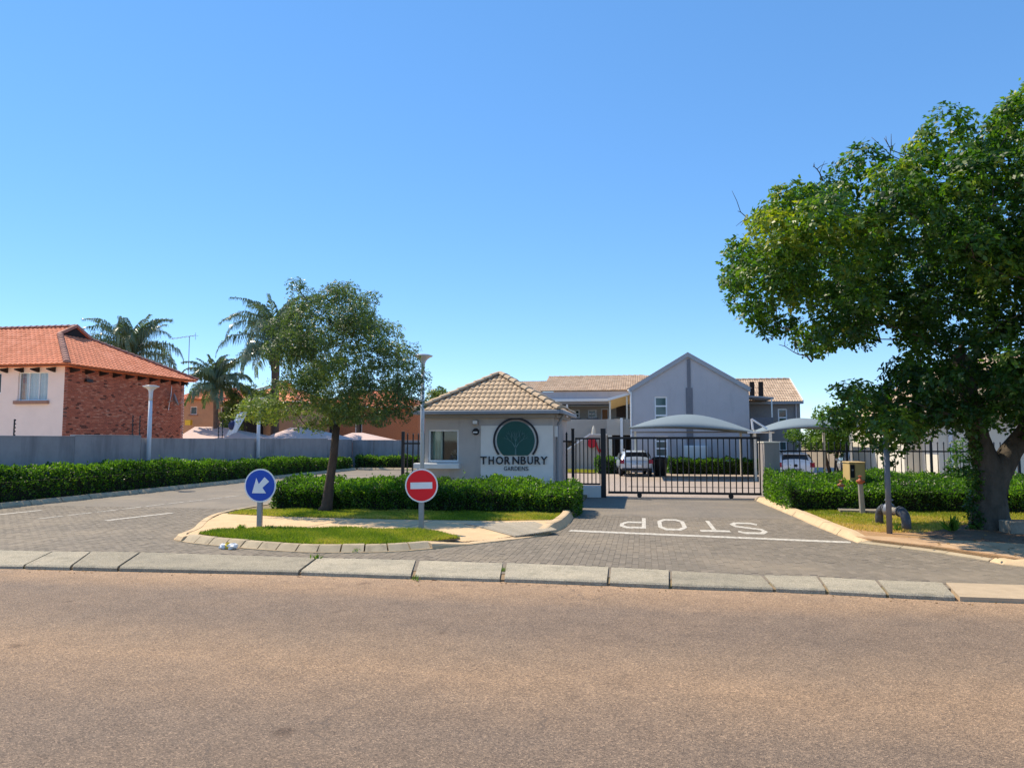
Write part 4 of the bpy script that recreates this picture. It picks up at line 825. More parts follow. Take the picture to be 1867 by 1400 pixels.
def wall_letter(ch, xa, xb, za, zb, thick, bold=0.0):
    cu = bpy.data.curves.new('glyph', 'FONT'); cu.body = ch; cu.extrude = .04; cu.offset = bold; cu.resolution_u = 5; ob = bpy.data.objects.new('g', cu); C.objects.link(ob)
    dg = bpy.context.evaluated_depsgraph_get(); dg.update(); me = bpy.data.meshes.new_from_object(ob.evaluated_get(dg)); bpy.data.objects.remove(ob); bpy.data.curves.remove(cu)
    xs = [v.co.x for v in me.vertices]; ys = [v.co.y for v in me.vertices]; zs = [v.co.z for v in me.vertices]
    for v in me.vertices:
        u, w_, d = (v.co.x - min(xs)) / (max(xs) - min(xs)), (v.co.y - min(ys)) / (max(ys) - min(ys)), (v.co.z - min(zs)) / (max(zs) - min(zs))
        v.co = (xa + (xb - xa) * u - cx, -.004 - thick * d, za + (zb - za) * w_ - cz)
    me.materials.clear(); return link('letter', me, M['letter'], sgn)
for k_, (a, b) in LX.items():
    xa, z1 = AY(850 + a / 9.335, 740 + 858 / 9.335, SY); xb, z0 = AY(850 + b / 9.335, 740 + 992 / 9.335, SY); wall_letter(k_[0], xa, xb, z0, z1, .045, .012)
for i, ch in enumerate('GARDENS'):
    a, b = 645 + i * 61, 645 + i * 61 + 50; xa, z1 = AY(850 + a / 9.335, 740 + 1028 / 9.335, SY); xb, z0 = AY(850 + b / 9.335, 740 + 1098 / 9.335, SY); wall_letter(ch, xa, xb, z0, z1, .02, -.008)
# things on the ledge inside the gatehouse window
for (x, h_, m_) in ((-6.25, .22, 'litter'), (-6.1, .30, 'sailmauve')):
    pass
pl = thing('potted_plant', 'small pale flowering pot plant behind the gatehouse window', 'plant', (-6.12, GY0 + .42, 1.26))
MB().lathe([(.05, 0), (.075, .12), (.07, .12)], 12).build('pot', M['taupe'], pl)
r_ = np.random.default_rng(3); k = 260; d = unit(r_.normal(size=(k, 3))); link('leaves', leaves_mesh('pot_leaves', d * [.13, .10, .13] * r_.random((k, 1)) ** .4 + [0, 0, .26], unit(d + [0, 0, .4]), r_.normal(size=(k, 3)), np.full(k, .06), np.full(k, .02), r_.random(k)), leafmat('variegated_leaf', [(0, (.10, .14, .07)), (.5, (.35, .30, .30)), (1, (.55, .48, .48))], .2), pl, kind='stuff')
MB().box(-6.93, -5.91, GY0 + .24, GY0 + .62, 1.15, 1.255).build('desk', M['taupe'], gh)

# ---- gates and fences
def picket_row(parent, xs, y, z0, z1, w=.022, spike=0, name='bar', skew=0):
    mb = MB(); mb.box(-w / 2, w / 2, -w / 2, w / 2, 0, z1 - z0)
    if spike:
        i = len(mb.v); r = w * .9; mb.v += [(-r, -r, z1 - z0), (r, -r, z1 - z0), (r, r, z1 - z0), (-r, r, z1 - z0), (0, 0, z1 - z0 + spike)]; mb.f += [(i + 3, i + 2, i + 1, i)] + [(i + k, i + (k + 1) % 4, i + 4) for k in range(4)]
    me = mb.mesh(name); me.materials.append(M['black'])
    for x in xs: link(name, me, None, parent, loc=(x, y, z0), rot=(0, rnd.gauss(0, .003), rnd.uniform(-.2, .2)))
GY = 26.4; gl, gr = AY(1108, 800, GY)[0], AY(1386, 800, GY)[0]
gate = thing('sliding_gate', 'long black sliding gate of upright bars across the driveway, closed', 'gate', (0, 0, 0))
MB().box(gl, gr, GY - .035, GY + .035, 2.03, 2.11, .008).build('top_rail', M['black'], gate)
MB().box(gl, gr, GY - .035, GY + .035, .13, .21, .008).build('bottom_rail', M['black'], gate)
MB().box(gl + .7, gr - .03, GY - .012, GY + .012, .37, .385).build('mid_rail', M['black'], gate)
nb = 27; picket_row(gate, [gl + .03 + (gr - gl - .06) * k / (nb - 1) for k in range(nb)], GY, .21, 2.03, .036)
for x in (AY(1166, 905, GY)[0], AY(1333, 908, GY)[0]):
    o = MB().lathe([(.0, -.025), (.085, -.025), (.085, -.008), (.065, 0), (.085, .008), (.085, .025), (0, .025)], 18).build('wheel', M['black'], gate, loc=(x, GY, .085), rot=(R(90), 0, 0))
    MB().box(x - .03, x + .03, GY - .03, GY + .03, .09, .13).build('wheel_bracket', M['black'], gate)
o = MB().box(gl - .2, gr + .1, GY - .02, GY + .02, -.01, .012).build('gate_track', M['steel']); props(o, 'flat steel rail set in the paving under the sliding gate', 'rail')
px0, pxp = AY(1047, 800, GY)[0], AY(1100, 800, GY)[0]
def post(name, label, x, y, w, z, m, cat='post', cap=True, group=None, z0=0):
    t = thing(name, label, cat, (x, y, z0), 0, group); MB().box(-w / 2, w / 2, -w / 2, w / 2, 0, z, .006).build('shaft', m, t)
    if cap: MB().box(-w / 2 - .008, w / 2 + .008, -w / 2 - .008, w / 2 + .008, z + .001, z + .025, .008).build('cap', m, t)
    return t
post('gate_post', 'thick black steel post where the sliding gate meets the walk-in gate', pxp, GY - .06, .17, 2.38, M['black'])
post('gate_post', 'slim tall black post at the hinge side of the walk-in gate', px0 - .05, GY, .10, 2.38, M['black'])
pg = thing('pedestrian_gate', 'narrow black barred walk-in gate panel over a grey plinth', 'gate', (0, 0, 0)); pa, pb_ = px0 + .03, pxp - .11
MB().box(pa, pb_, GY - .03, GY + .03, 2.02, 2.08, .006).build('top_rail', M['black'], pg); MB().box(pa, pb_, GY - .03, GY + .03, .42, .48, .006).build('bottom_rail', M['black'], pg)
picket_row(pg, [pa + .02 + (pb_ - pa - .04) * k / 6 for k in range(7)], GY, .48, 2.02, .034)
o = MB().box(pa - .1, pb_ + .02, GY - .22, GY + .1, 0, .40, .02).build('plinth', M['ghlight']); props(o, 'low grey concrete plinth under the walk-in gate panel', 'plinth')
fs = thing('fence', 'short black fence piece between the gatehouse wall and the walk-in gate', 'fence', (0, 0, 0)); xa, xb = GX1 + .05, px0 - .12
for x, z in ((AY(1018, 800, GY)[0], 2.25), (AY(1033, 800, GY)[0], 2.2)): MB().box(x - .03, x + .03, GY - .03, GY + .03, 0, z, .006).build('bar', M['black'], fs); MB().lathe([(.045, 0), (.03, .04), (0, .10)], 8).build('finial', M['black'], fs, loc=(x, GY, z))
MB().box(AY(1012, 800, GY)[0], xb + .06, GY - .02, GY + .02, 1.92, 1.98).build('top_rail', M['black'], fs); MB().box(AY(1012, 800, GY)[0], xb + .06, GY - .02, GY + .02, .35, .41).build('bottom_rail', M['black'], fs)
fl = thing('fence', 'black palisade fence piece at the left side of the gatehouse', 'fence', (0, 0, 0)); xa, xb = AY(735, 800, GY)[0], GX0 - .12
MB().box(xa - .05, xa + .05, GY - .05, GY + .05, 0, 2.32, .006).build('post', M['black'], fl)
MB().box(xb - .07, xb + .07, GY - .05, GY + .05, 0, 2.32, .006).build('post', M['black'], fl)
MB().box(xa + .05, xb - .07, GY - .02, GY + .02, 1.84, 1.90).build('top_rail', M['black'], fl); MB().box(xa + .05, xb - .07, GY - .02, GY + .02, .3, .36).build('bottom_rail', M['black'], fl)
picket_row(fl, [xa + .17 + (xb - xa - .34) * k / 6 for k in range(7)], GY, .08, 2.20, .04, .06)
# gate pillar at the right and fence running behind the hedge
ax0, ax1 = AY(1393, 805, 26.0)[0], AY(1421, 805, 26.0)[0]
gp = thing('gate_pillar', 'square plastered gate pillar with pale flat cap at the right end of the sliding gate', 'pillar', (0, 0, 0))
MB().box(ax0, ax1, 26.0, 27.3, 0, 1.90).build('shaft', M['pillar'], gp); MB().box(ax0 - .02, ax1 + .02, 25.98, 27.32, 1.902, 1.945, .008).build('cap', M['cream'], gp)
fr_ = thing('fence', 'long black spiked fence running behind the right hedge', 'fence', (0, 0, 0)); fx0, fx1 = ax1 + .05, 13.5
for z in (.35, 1.60): MB().box(fx0, fx1, GY - .02, GY + .02, z, z + .05).build('rail', M['black'], fr_)
picket_row(fr_, [fx0 + .1 + k * .187 for k in range(int((fx1 - fx0) / .187))], GY, .08, 1.88, .023, .07, 'picket')
for x in (6.7, 9.3, 11.9): MB().box(x - .035, x + .035, GY - .035, GY + .035, 0, 2.0).build('post', M['black'], fr_)

# ---- gable-fronted block
gb = thing('apartment_building', 'two storey grey block with a plain pointed gable and dark centre stripe', 'apartment building', (0, 0, 0))
BX0, BX1, BY, BE, BA = -.78, 6.41, 47.0, 5.10, 7.22; mid = (BX0 + BX1) / 2
gwa = AY(1193, 723, BY); gwb = AY(1217, 770, BY); W1 = (gwa[0], gwb[0], 2.95, gwa[1]); W2 = (gwa[0], gwb[0], .95, 2.25)
mb = MB(); wall_open(mb, BX0, BX1, 0, BE, BY, .2, [W1, W2]); mb.slab([(BX0, BY + .2, BE), (BX1, BY + .2, BE), (mid, BY + .2, BA)], (0, -.2, 0))
mb.box(BX0, BX0 + .2, BY + .2, BY + 11, 0, BE).box(BX1 - .2, BX1, BY + .2, BY + 11, 0, BE).build('wall', M['gable'], gb)
wa = window(gb, *W1, BY + .06, M['tealglass'], bars=(.33, .66), fw=.09, depth=.08); wb = window(gb, *W2, BY + .06, M['tealglass'], bars=(.4, .75), fw=.09, depth=.08)
MB().box(2.66, 3.06, BY - .05, BY - .002, 0, 5.22).build('stripe', M['strip'], gb, label='wide dark stripe'); MB().box(2.76, 2.96, BY - .05, BY - .002, 5.222, 7.0).build('stripe', M['strip'], gb, label='narrow dark stripe')
for sx in (-1, 1):
    e = (BX0 - .08) if sx < 0 else (BX1 + .08); mb = MB(); mb.slab([(e, BY - .14, BE - .18), (e, BY - .14, BE + .10), (mid, BY - .14, BA + .20), (mid, BY - .14, BA - .08)], (0, .135, 0)); mb.build('verge_board', M['trim'], gb)
    mb = MB(); mb.slab([(e - sx * -.1, BY - .02, BE + .02), (mid, BY - .02, BA + .17), (mid, BY + 11, BA + .17), (e - sx * -.1, BY + 11, BE + .02)], (0, 0, .06)); mb.build('roof', M['tile'], gb)
MB().tube([(BX0 + .08, BY - .08, 5.0), (BX0 + .08, BY - .08, 0)], .05, 8).build('downpipe', M['white'], gb)
MB().tube([(BX0 - .1, BY - .2, 5.12), (BX0 + .08, BY - .08, 4.85)], .06, 8).build('downpipe_elbow', M['white'], gb)
bx0, bz1 = AY(1247, 812, 46.7); bx1, _ = AY(1290, 842, 46.7)
mc = thing('meter_cabinet', 'wide white meter cabinet against the foot of the gable wall', 'cabinet', (0, 0, 0)); MB().box(bx0, bx1, 46.55, 46.99, .1, bz1, .02).build('body', M['white'], mc)
for q in range(3): a_ = bx0 + (bx1 - bx0) * q / 3; MB().box(a_ + .02, a_ + (bx1 - bx0) / 3 - .02, 46.52, 46.548, .16, bz1 - .06, .01).build('door', M['white'], mc)

# ---- right wing
rw = thing('apartment_building', 'grey wing with tan tiled roof and two dark flues, right of the gable', 'apartment building', (0, 0, 0))
RY = 52.0; RX0, RX1 = 6.45, 10.36; ez = AY(1440, 733, RY)[1]; rz = AY(1441, 692, 56.0)[1]; uw = AY(1418, 745, RY), AY(1436, 768, RY); U1 = (uw[0][0], uw[1][0], uw[1][1] - .35, uw[0][1]); lw0, lw1 = AY(1420, 804, RY), AY(1436, 836, RY); U2 = (lw0[0], lw1[0], .7, lw0[1])
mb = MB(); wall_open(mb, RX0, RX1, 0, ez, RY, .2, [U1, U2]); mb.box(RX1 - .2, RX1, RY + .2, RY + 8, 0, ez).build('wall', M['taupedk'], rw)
window(rw, *U1, RY + .05, M['tealglass'], bars=(.5,), fw=.09, depth=.08); window(rw, *U2, RY + .05, M['tealglass'], bars=(.5,), fw=.08, depth=.08)
sl_ = math.hypot(4, rz - ez); roofm = MB().quadv((RX0 - 2.5, RY - .3, ez - .02), (RX1 + .1, RY - .3, ez - .02), (RX1 + .1, 56, rz), (RX0 - 2.5, 56, rz)).quadv((RX0 - 2.5, 56, rz), (RX1 + .1, 56, rz), (RX1 + .1, 60, ez), (RX0 - 2.5, 60, ez)).build('roof', M['tile1'], rw)
roof_face(roofm, (RX0 - 2.5, RY - .3, ez + .02), (1, 0, 0), (0, 4.3, rz - ez), [(0, 0), (RX1 + .1 - RX0 + 2.5, 0), (RX1 + .1 - RX0 + 2.5, math.hypot(4.3, rz - ez)), (0, math.hypot(4.3, rz - ez))], .33, .34, M['tile1'], M['tile'], 0)
caps(roofm, (RX0 - 2.5, 56, rz + .03), (RX1 + .1, 56, rz + .03), .13, .4, M['tile1'], single=False)
mb = MB(); mb.slab([(RX1 + .11, RY - .35, ez - .12), (RX1 + .11, RY - .35, ez + .12), (RX1 + .11, 56, rz + .14), (RX1 + .11, 56, rz - .1)], (.06, 0, 0)); mb.build('verge_board', M['white'], rw)
MB().box(RX0 - .0, RX1 + .12, RY - .42, RY - .31, ez - .14, ez + .0).build('gutter', M['gutter'], rw)
MB().tube([(RX1 - .28, RY - .08, ez - .1), (RX1 - .28, RY - .08, 0)], .045, 8).build('downpipe', M['gable'], rw)
for px in (1371, 1387): x, z = AY(px, 696, 51.2); MB().box(x - .14, x + .14, 51.1, 51.4, 4.9, z, .02).build('flue', M['rafter'], rw)
bcx0, bcx1 = BX1 + .02, AY(1408, 722, 49)[0]
cz0 = AY(1385, 727, 49)[1]
bal = thing('balcony', 'shaded balcony with flat canopy in the corner beside the gable', 'balcony', (0, 0, 0))
mb = MB(); mb.slab([(bcx0, 49, cz0 + .14), (bcx1 + .1, 49, cz0 + .0), (bcx1 + .1, 51.9, cz0 + .0), (bcx0, 51.9, cz0 + .14)], (0, 0, .10)); mb.build('canopy', M['trim'], bal)
MB().box(bcx0, bcx1, 49.1, 51.95, 2.55, 2.72).build('floor', M['taupedk'], bal)
MB().box(bcx0, bcx1, 49.0, 49.12, 2.45, 3.42).build('parapet', M['strip'], bal)
MB().box(bcx1 - .08, bcx1, 49.0, 49.09, 3.422, cz0).build('post', M['white'], bal)
MB().box(bcx1 - .2, bcx1 - .02, 49.14, 49.4, 0, 2.44).build('post', M['taupedk'], bal)

# ---- left wing with open corridor, stair and canopy
lw = thing('apartment_building', 'long grey-brown wing with tan tiled roof and open upper corridor, left of the gable', 'apartment building', (0, 0, 0))
LY = 51.5; x0 = AY(985, 700, LY)[0]; x1 = -.8; ez = AY(1060, 713, LY)[1]; rz = AY(1080, 687.5, 56.5)[1]; XL = -14.0; rzl = AY(940, 697, 56.5)[1]
f0, f1 = AY(1060, 714, LY)[1], AY(1060, 727, LY)[1]; g1 = AY(1060, 731.5, LY - .1)[1]
MB().box(x0, x1, LY - .05, LY + .1, f1, f0).build('fascia', M['gable'], lw, label='blue-grey boarded fascia under the tiles')
MB().box(XL, x1, LY - .22, LY - .055, g1, f1 - .003, .01).build('gutter', M['white'], lw)
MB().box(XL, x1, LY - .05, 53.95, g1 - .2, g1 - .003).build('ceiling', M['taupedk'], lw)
d0, d1 = AY(1096, 745, 54), AY(1110, 786, 54); ww = [AY(1041, 747, 54), AY(1057, 762, 54), AY(1072, 747, 54), AY(1088, 762, 54)]
H1 = (ww[0][0], ww[1][0], ww[1][1], ww[0][1]); H2 = (ww[2][0], ww[3][0], ww[3][1], ww[2][1]); HD = (d0[0], d1[0], 2.72, d0[1])
mb = MB(); wall_open(mb, XL, x1, 0, g1 - .2, 54, .2, [H1, H2, HD]); mb.box(XL, x1, 54.2, 58, 0, g1 - .25).build('wall', M['taupe'], lw)
for h_ in (H1, H2): window(lw, *h_, 54.04, M['glass'], bars=(.5,), fw=.09, depth=.08, sill=M['strip'])
dd = MB().box(HD[0] + .07, HD[1] - .07, 54.08, 54.12, 2.72, HD[3] - .07).build('door', M['wood'], lw); MB().box(HD[0], HD[0] + .07, 54.02, 54.10, 2.72, HD[3]).box(HD[1] - .07, HD[1], 54.02, 54.10, 2.72, HD[3]).box(HD[0] + .07, HD[1] - .07, 54.02, 54.10, HD[3] - .07, HD[3]).build('frame', M['winwhite'], dd)
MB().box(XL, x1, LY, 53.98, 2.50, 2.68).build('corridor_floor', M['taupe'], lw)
pz = AY(1060, 764.5, LY)[1]; MB().box(XL, AY(1107, 770, LY)[0], LY - .1, LY + .02, 1.9, pz, .01).build('parapet', M['taupe'], lw)
for px in (1034,): x = AY(px, 740, LY)[0]; MB().box(x - .06, x + .06, LY - .06, LY + .06, pz + .002, g1 - .21).build('column', M['white'], lw)
for x in (-8.5, -6.6): MB().box(x - .06, x + .06, LY - .06, LY + .06, pz + .002, g1 - .21).build('column', M['white'], lw)
RM = MB().quadv((x0, LY - .1, ez - .02), (x1, LY - .1, ez - .02), (x1, 56.5, rz), (x0, 56.5, rz)).quadv((x0, 56.5, rz), (x1, 56.5, rz), (x1, 61, ez), (x0, 61, ez)).build('roof', M['tile1'], lw)
tl = math.hypot(5, rz - ez); roof_face(RM, (x0, LY - .1, ez + .02), (1, 0, 0), (0, 5, rz - ez), [(0, 0), (x1 - x0 + 1.5, 0), (x1 - x0 + 1.5, tl), (0, tl)], .33, .34, M['tile1'], M['tile'], 0)
caps(RM, (x0, 56.5, rz + .02), (x1 + 1, 56.5, rz + .02), .13, .4, M['tile1'], single=False)
ezl = ez - .3; RM2 = MB().quadv((XL, LY - .1, ezl - .02), (x0 - .01, LY - .1, ezl - .02), (x0 - .01, 56.5, rzl), (XL + 1.2, 56.5, rzl)).build('roof', M['tile1'], lw, label='lower roof at the left end of the wing')
tl2 = math.hypot(5, rzl - ezl); roof_face(RM2, (XL, LY - .1, ezl + .02), (1, 0, 0), (0, 5, rzl - ezl), [(0, 0), (x0 - XL, 0), (x0 - XL, tl2), (1.2, tl2)], .33, .34, M['tile1'], M['tile'], 0)
MB().box(XL, x0, LY - .05, LY + .1, f1, ezl - .02).build('fascia', M['taupedk'], lw)
# stair wall with sloping coping, hose reel
stw = thing('stair_wall', 'beige stair side wall with white sloping coping seen through the walk-in gate', 'stair', (0, 0, 0)); TY = 49.0
P5 = [AY(*p, TY) for p in ((1022, 829), (1076, 793), (1107, 793))]
MB().slab([(P5[0][0], TY + .2, 0), (P5[2][0], TY + .2, 0), (P5[2][0], TY + .2, P5[2][1]), (P5[1][0], TY + .2, P5[1][1]), (P5[0][0], TY + .2, P5[0][1])], (0, -.2, 0)).build('wall', M['taupe'], stw)
a_, b_ = Vector((P5[0][0], TY - .03, P5[0][1])), Vector((P5[1][0], TY - .03, P5[1][1])); MB().slab([tuple(a_), tuple(b_), tuple(b_ + Vector((0, 0, .13))), tuple(a_ + Vector((0, 0, .13)))], (0, .26, 0)).build('coping', M['white'], stw)
for k in range(8):
    u = k / 8; p = a_.lerp(b_, u); MB().box(p.x, p.x + (b_.x - a_.x) / 8, TY + .22, TY + 1.3, 0, p.z - .6).build('step', M['taupe'], stw)
ob_ = thing('balustrade_post', 'small white tapered post above the stair wall', 'post', (*[AY(1082.5, 788, 49.1)[0], 49.1], P5[1][1])); MB().lathe([(.15, 0), (.13, .2), (.10, .42), (.03, .62)], 8).build('shaft', M['cream'], ob_)
MB().box(P5[1][0], P5[2][0], TY - .03, TY + .23, P5[2][1] + .002, P5[2][1] + .07).build('coping', M['white'], stw)
hx, hz = AY(1079, 808, TY - .15); hr = thing('hose_reel', 'red fire hose reel with hanging hose on the stair wall', 'hose reel', (hx, TY - .02, hz))
MB().lathe([(.10, .0), (.30, .0), (.30, .03), (.14, .04), (.14, .14), (.30, .15), (.30, .18), (.0, .18)], 20).build('drum', M['hose'], hr, rot=(R(90), 0, 0))
MB().tube([(.12, -.12, .25), (.25, -.1, .1), (.34, -.08, -.2), (.42, -.06, -.45), (.5, -.06, -.60), (.56, -.06, -.52), (.52, -.06, -.38)], .055, 6).build('hose', M['hose'], hr, True)
MB().box(-.02, .02, -.01, .018, -.35, .35).build('bracket', M['hose'], hr)
# stair tower under a mono-pitch canopy
tw = thing('stair_tower', 'open stair landing under a cream lean-to canopy, left of the gable', 'stair', (0, 0, 0)); SY2 = 47.6; tx0, tx1 = AY(1109, 730, SY2)[0], BX0 - .02
c0, c1 = AY(1109, 730, SY2)[1], AY(1147, 719, SY2)[1]
MB().slab([(tx0, SY2, c0), (tx1, SY2, c1), (tx1, SY2 + 3, c1 - .45), (tx0, SY2 + 3, c0 - .45)], (0, 0, .08)).build('canopy', M['soffit'], tw)
MB().slab([(tx0 - .03, SY2 - .06, c0 - .03), (tx1, SY2 - .06, c1 - .03), (tx1, SY2 - .06, c1 + .14), (tx0 - .03, SY2 - .06, c0 + .14)], (0, .055, 0)).build('fascia', M['white'], tw)
bz0, bz1_ = AY(1120, 793, SY2)[1], AY(1120, 764, SY2)[1]
MB().box(tx0 - .1, tx1, SY2 + .02, SY2 + .16, bz0, bz1_, .01).build('parapet', M['taupe'], tw); MB().box(tx0 - .1, tx1, SY2 + .18, SY2 + 3, bz0, bz0 + .15).build('landing', M['taupe'], tw)
for px, zt in ((1112, c0), (1143, c1 - .1)): x = AY(px, 740, SY2)[0]; MB().box(x - .05, x + .05, SY2 + .03, SY2 + .13, bz1_ + .002, zt).build('post', M['cream'], tw)
x = AY(1133.5, 800, SY2 - .1)[0]; MB().box(x - .08, x + .08, SY2 - .14, SY2 - .0, 0, AY(1133, 762, SY2)[1]).build('post', M['white'], tw, label='white post in front of the parapet')
x = AY(1112, 800, SY2)[0]; MB().box(x - .13, x + .13, SY2 + .03, SY2 + .29, 0, bz0 - .002).build('column', M['cream'], tw)
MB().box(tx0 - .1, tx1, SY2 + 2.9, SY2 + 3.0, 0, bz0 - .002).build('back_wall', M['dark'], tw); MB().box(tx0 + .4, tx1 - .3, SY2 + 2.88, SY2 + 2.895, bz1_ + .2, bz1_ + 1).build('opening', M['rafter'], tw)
for o_ in ():
    pass
# ---- shade-cloth carports in the courtyard
def sail(name, label, x0, x1, y0, y1, ze, zt, m, dip=.0, cat='carport', group=None, px=1.75, py=2.0, zl=None, zr=None):
    t = thing(name, label, cat, (0, 0, 0), 0, group); nx_, ny_ = 28, 14; V = []; zl = ze if zl is None else zl; zr = ze if zr is None else zr
    for i in range(nx_ + 1):
        for j in range(ny_ + 1):
            u, v = i / nx_, j / ny_; cu = 1 - abs(2 * u - 1) ** px; cv = 1 - abs(2 * v - 1) ** py
            e = zl + (zr - zl) * u; mid_ = .15 * (1 - abs(2 * u - 1) ** 2)
            V.append((x0 + (x1 - x0) * u, y0 + (y1 - y0) * v, e + mid_ + (zt - ze - .15) * cu * cv ** .8))
    f = [(i * (ny_ + 1) + j, (i + 1) * (ny_ + 1) + j, (i + 1) * (ny_ + 1) + j + 1, i * (ny_ + 1) + j + 1) for i in range(nx_) for j in range(ny_)]
    me = bpy.data.meshes.new('cloth'); me.from_pydata(V, [], f); me.shade_smooth(); o = link('cloth', me, m, t); sm = o.modifiers.new('thick', 'SOLIDIFY'); sm.thickness = .015
    return t
CY0, CY1 = 38.0, 43.5
a, b = AY(1145, 779, CY0), AY(1390, 789, CY0)
s1 = sail('carport', 'wide arched blue-grey shade-cloth carport in front of the gable', a[0], b[0], CY0, CY1, 2.55, 3.42, M['sail'], zl=a[1], zr=b[1])
for x in (a[0] + .3, b[0] - .35):
    for y in ((CY0 + .1, CY1 - .1) if x > 2 else (CY1 - .1,)): MB().box(x - .06, x + .06, y - .06, y + .06, 0, 2.5).build('post', M['cream'], s1)
MB().box(a[0] + .1, b[0] - .1, CY1 - .14, CY1 - .06, 2.40, 2.48).build('beam', M['gutter'], s1)
x = b[0] - .5; MB().tube([(x, CY0 - .05, AY(1372, 764, CY0)[1]), (b[0] + .35, CY0 - .05, 2.45)], .05, 6).build('brace', M['white'], s1); MB().tube([(x, CY0 - .05, AY(1372, 764, CY0)[1]), (x + .05, CY0 - .05, 2.5)], .05, 6).build('brace', M['white'], s1); MB().box(x - .2, b[0] + .55, CY0 - .09, CY0 - .01, 2.33, 2.40).build('brace', M['white'], s1)
a, b = AY(1393, 786, 37.0), AY(1566, 778, 37.0)
s2 = sail('carport', 'smaller arched blue-grey shade-cloth carport partly behind the big tree', a[0], b[0], 37.0, 42.5, 2.48, 3.12, M['sail'], zl=2.42, zr=2.52)
for x in (a[0] + .3, b[0] - .35):
    for y in (37.1, 42.4): MB().box(x - .06, x + .06, y - .06, y + .06, 0, 2.4).build('post', M['cream'], s2)

# ---- plastered house behind the big tree
rh = thing('house', 'pale plastered house with stepped wall behind the big right tree', 'house', (0, 0, 0))
c1x = AY(1711, 820, 31)[0]; c1y = AX(1680, 820, c1x)[0]; c2x = AY(1648, 820, c1y)[0]; c2y = AX(1596, 820, c2x)[0]
MB().prism([(c1x, 31), (22, 31), (22, c2y + 4), (c2x, c2y + 4), (c2x, c1y), (c1x, c1y)], 0, 2.95).build('wall', M['cream'], rh)
MB().box(c1x + .35, c1x + .47, 30.88, 30.99, 0, 2.9).build('downpipe', M['lampwhite'], rh)
x = AY(1742, 820, 31)[0]; MB().box(x, x + .3, 30.86, 30.998, 0, 2.9).build('pilaster', M['cream'], rh)
hx0, hy0_, hye, ze_, zr_, rn = c2x - .3, 30.6, c2y + 4, 2.95, 5.6, 4.2
rr_ = MB().quadv((hx0, hy0_, ze_), (22, hy0_, ze_), (22, hy0_ + rn, zr_), (hx0 + rn, hy0_ + rn, zr_)).quadv((hx0, hye, ze_), (hx0, hy0_, ze_), (hx0 + rn, hy0_ + rn, zr_), (hx0 + rn, hye, zr_)).quadv((hx0, hy0_, ze_ - .02), (hx0, hye, ze_ - .02), (22, hye, ze_ - .02), (22, hy0_, ze_ - .02)).build('roof', M['tile1'], rh)
tl = math.hypot(rn, zr_ - ze_); ln = hye - hy0_
roof_face(rr_, (hx0, hye, ze_ + .03), (0, -1, 0), (rn, 0, zr_ - ze_), [(0, 0), (ln, 0), (ln - rn, tl), (0, tl)], .33, .34, M['tile1'], M['tile'], 0)
roof_face(rr_, (hx0, hy0_, ze_ + .03), (1, 0, 0), (0, rn, zr_ - ze_), [(0, 0), (22 - hx0, 0), (22 - hx0, tl), (rn, tl)], .33, .34, M['tile1'], M['tile'], 0)

# ================================================================== LEFT SIDE: wall, brick house, houses behind
bw = thing('boundary_wall', 'long grey plastered boundary wall along the left lane with a step in its top', 'wall', (0, 0, 0))
segs = [(13, 20.3, 1.98), (20.32, 23.9, 2.11), (23.92, 27.55, 2.16), (27.58, 33.9, 2.04), (33.92, 40.0, 2.05), (40.02, 46.0, 2.06), (46.02, 50.2, 2.0)]
for (y0, y1, z) in segs:
    MB().box(-20.62, -20.42, y0, y1, -.1, z).build('wall_panel', M['wallgrey'], bw); MB().box(-20.635, -20.405, y0, y1, z + .001, z + .035, .008).build('coping', M['wallgrey'], bw)
for (xa, xb, z) in ((-20.4, -17.4, 1.97), (-17.38, -13.6, 1.95), (-13.58, -9.0, 1.95)):
    MB().box(xa, xb, 50.2, 50.4, -.1, z).build('wall_panel', M['wallgrey'], bw); MB().box(xa, xb, 50.185, 50.415, z + .001, z + .035, .008).build('coping', M['wallgrey'], bw)
for px in (598, 677): x = AY(px, 830, 50.1)[0]; MB().box(x - .13, x + .13, 50.08, 50.198, -.1, 2.0).build('pilaster', M['wallgrey'], bw)
for (px, lab) in ((25, 'leftmost thin electric fence post on the wall below the barred window'), (241, 'electric fence post before the brick side wall, left of its twin'), (254, 'thin electric fence post on the wall next to the wall step'), (398, 'electric fence post on the wall before the pink shade cloths, left of its twin'), (405, 'electric fence post on the wall before the pink shade cloths, right of its twin')):
    y, z = AX(px, 795, -20.5); zt = AX(px, 764 if px < 100 else 757 if px < 300 else 765, -20.5)[1]
    t = thing('fence_post', lab, 'post', (-20.5, y, 2.0), 0, 'electric fence posts on the boundary wall'); MB().box(-.012, .012, -.02, .02, 0, zt - 2.0).build('rod', M['black'], t)
    for k in range(5): MB().lathe([(.028, 0), (.035, .02), (.028, .045)], 8).build('insulator', M['black'], t, loc=(.02, 0, (zt - 2.0) * (.2 + .18 * k)))

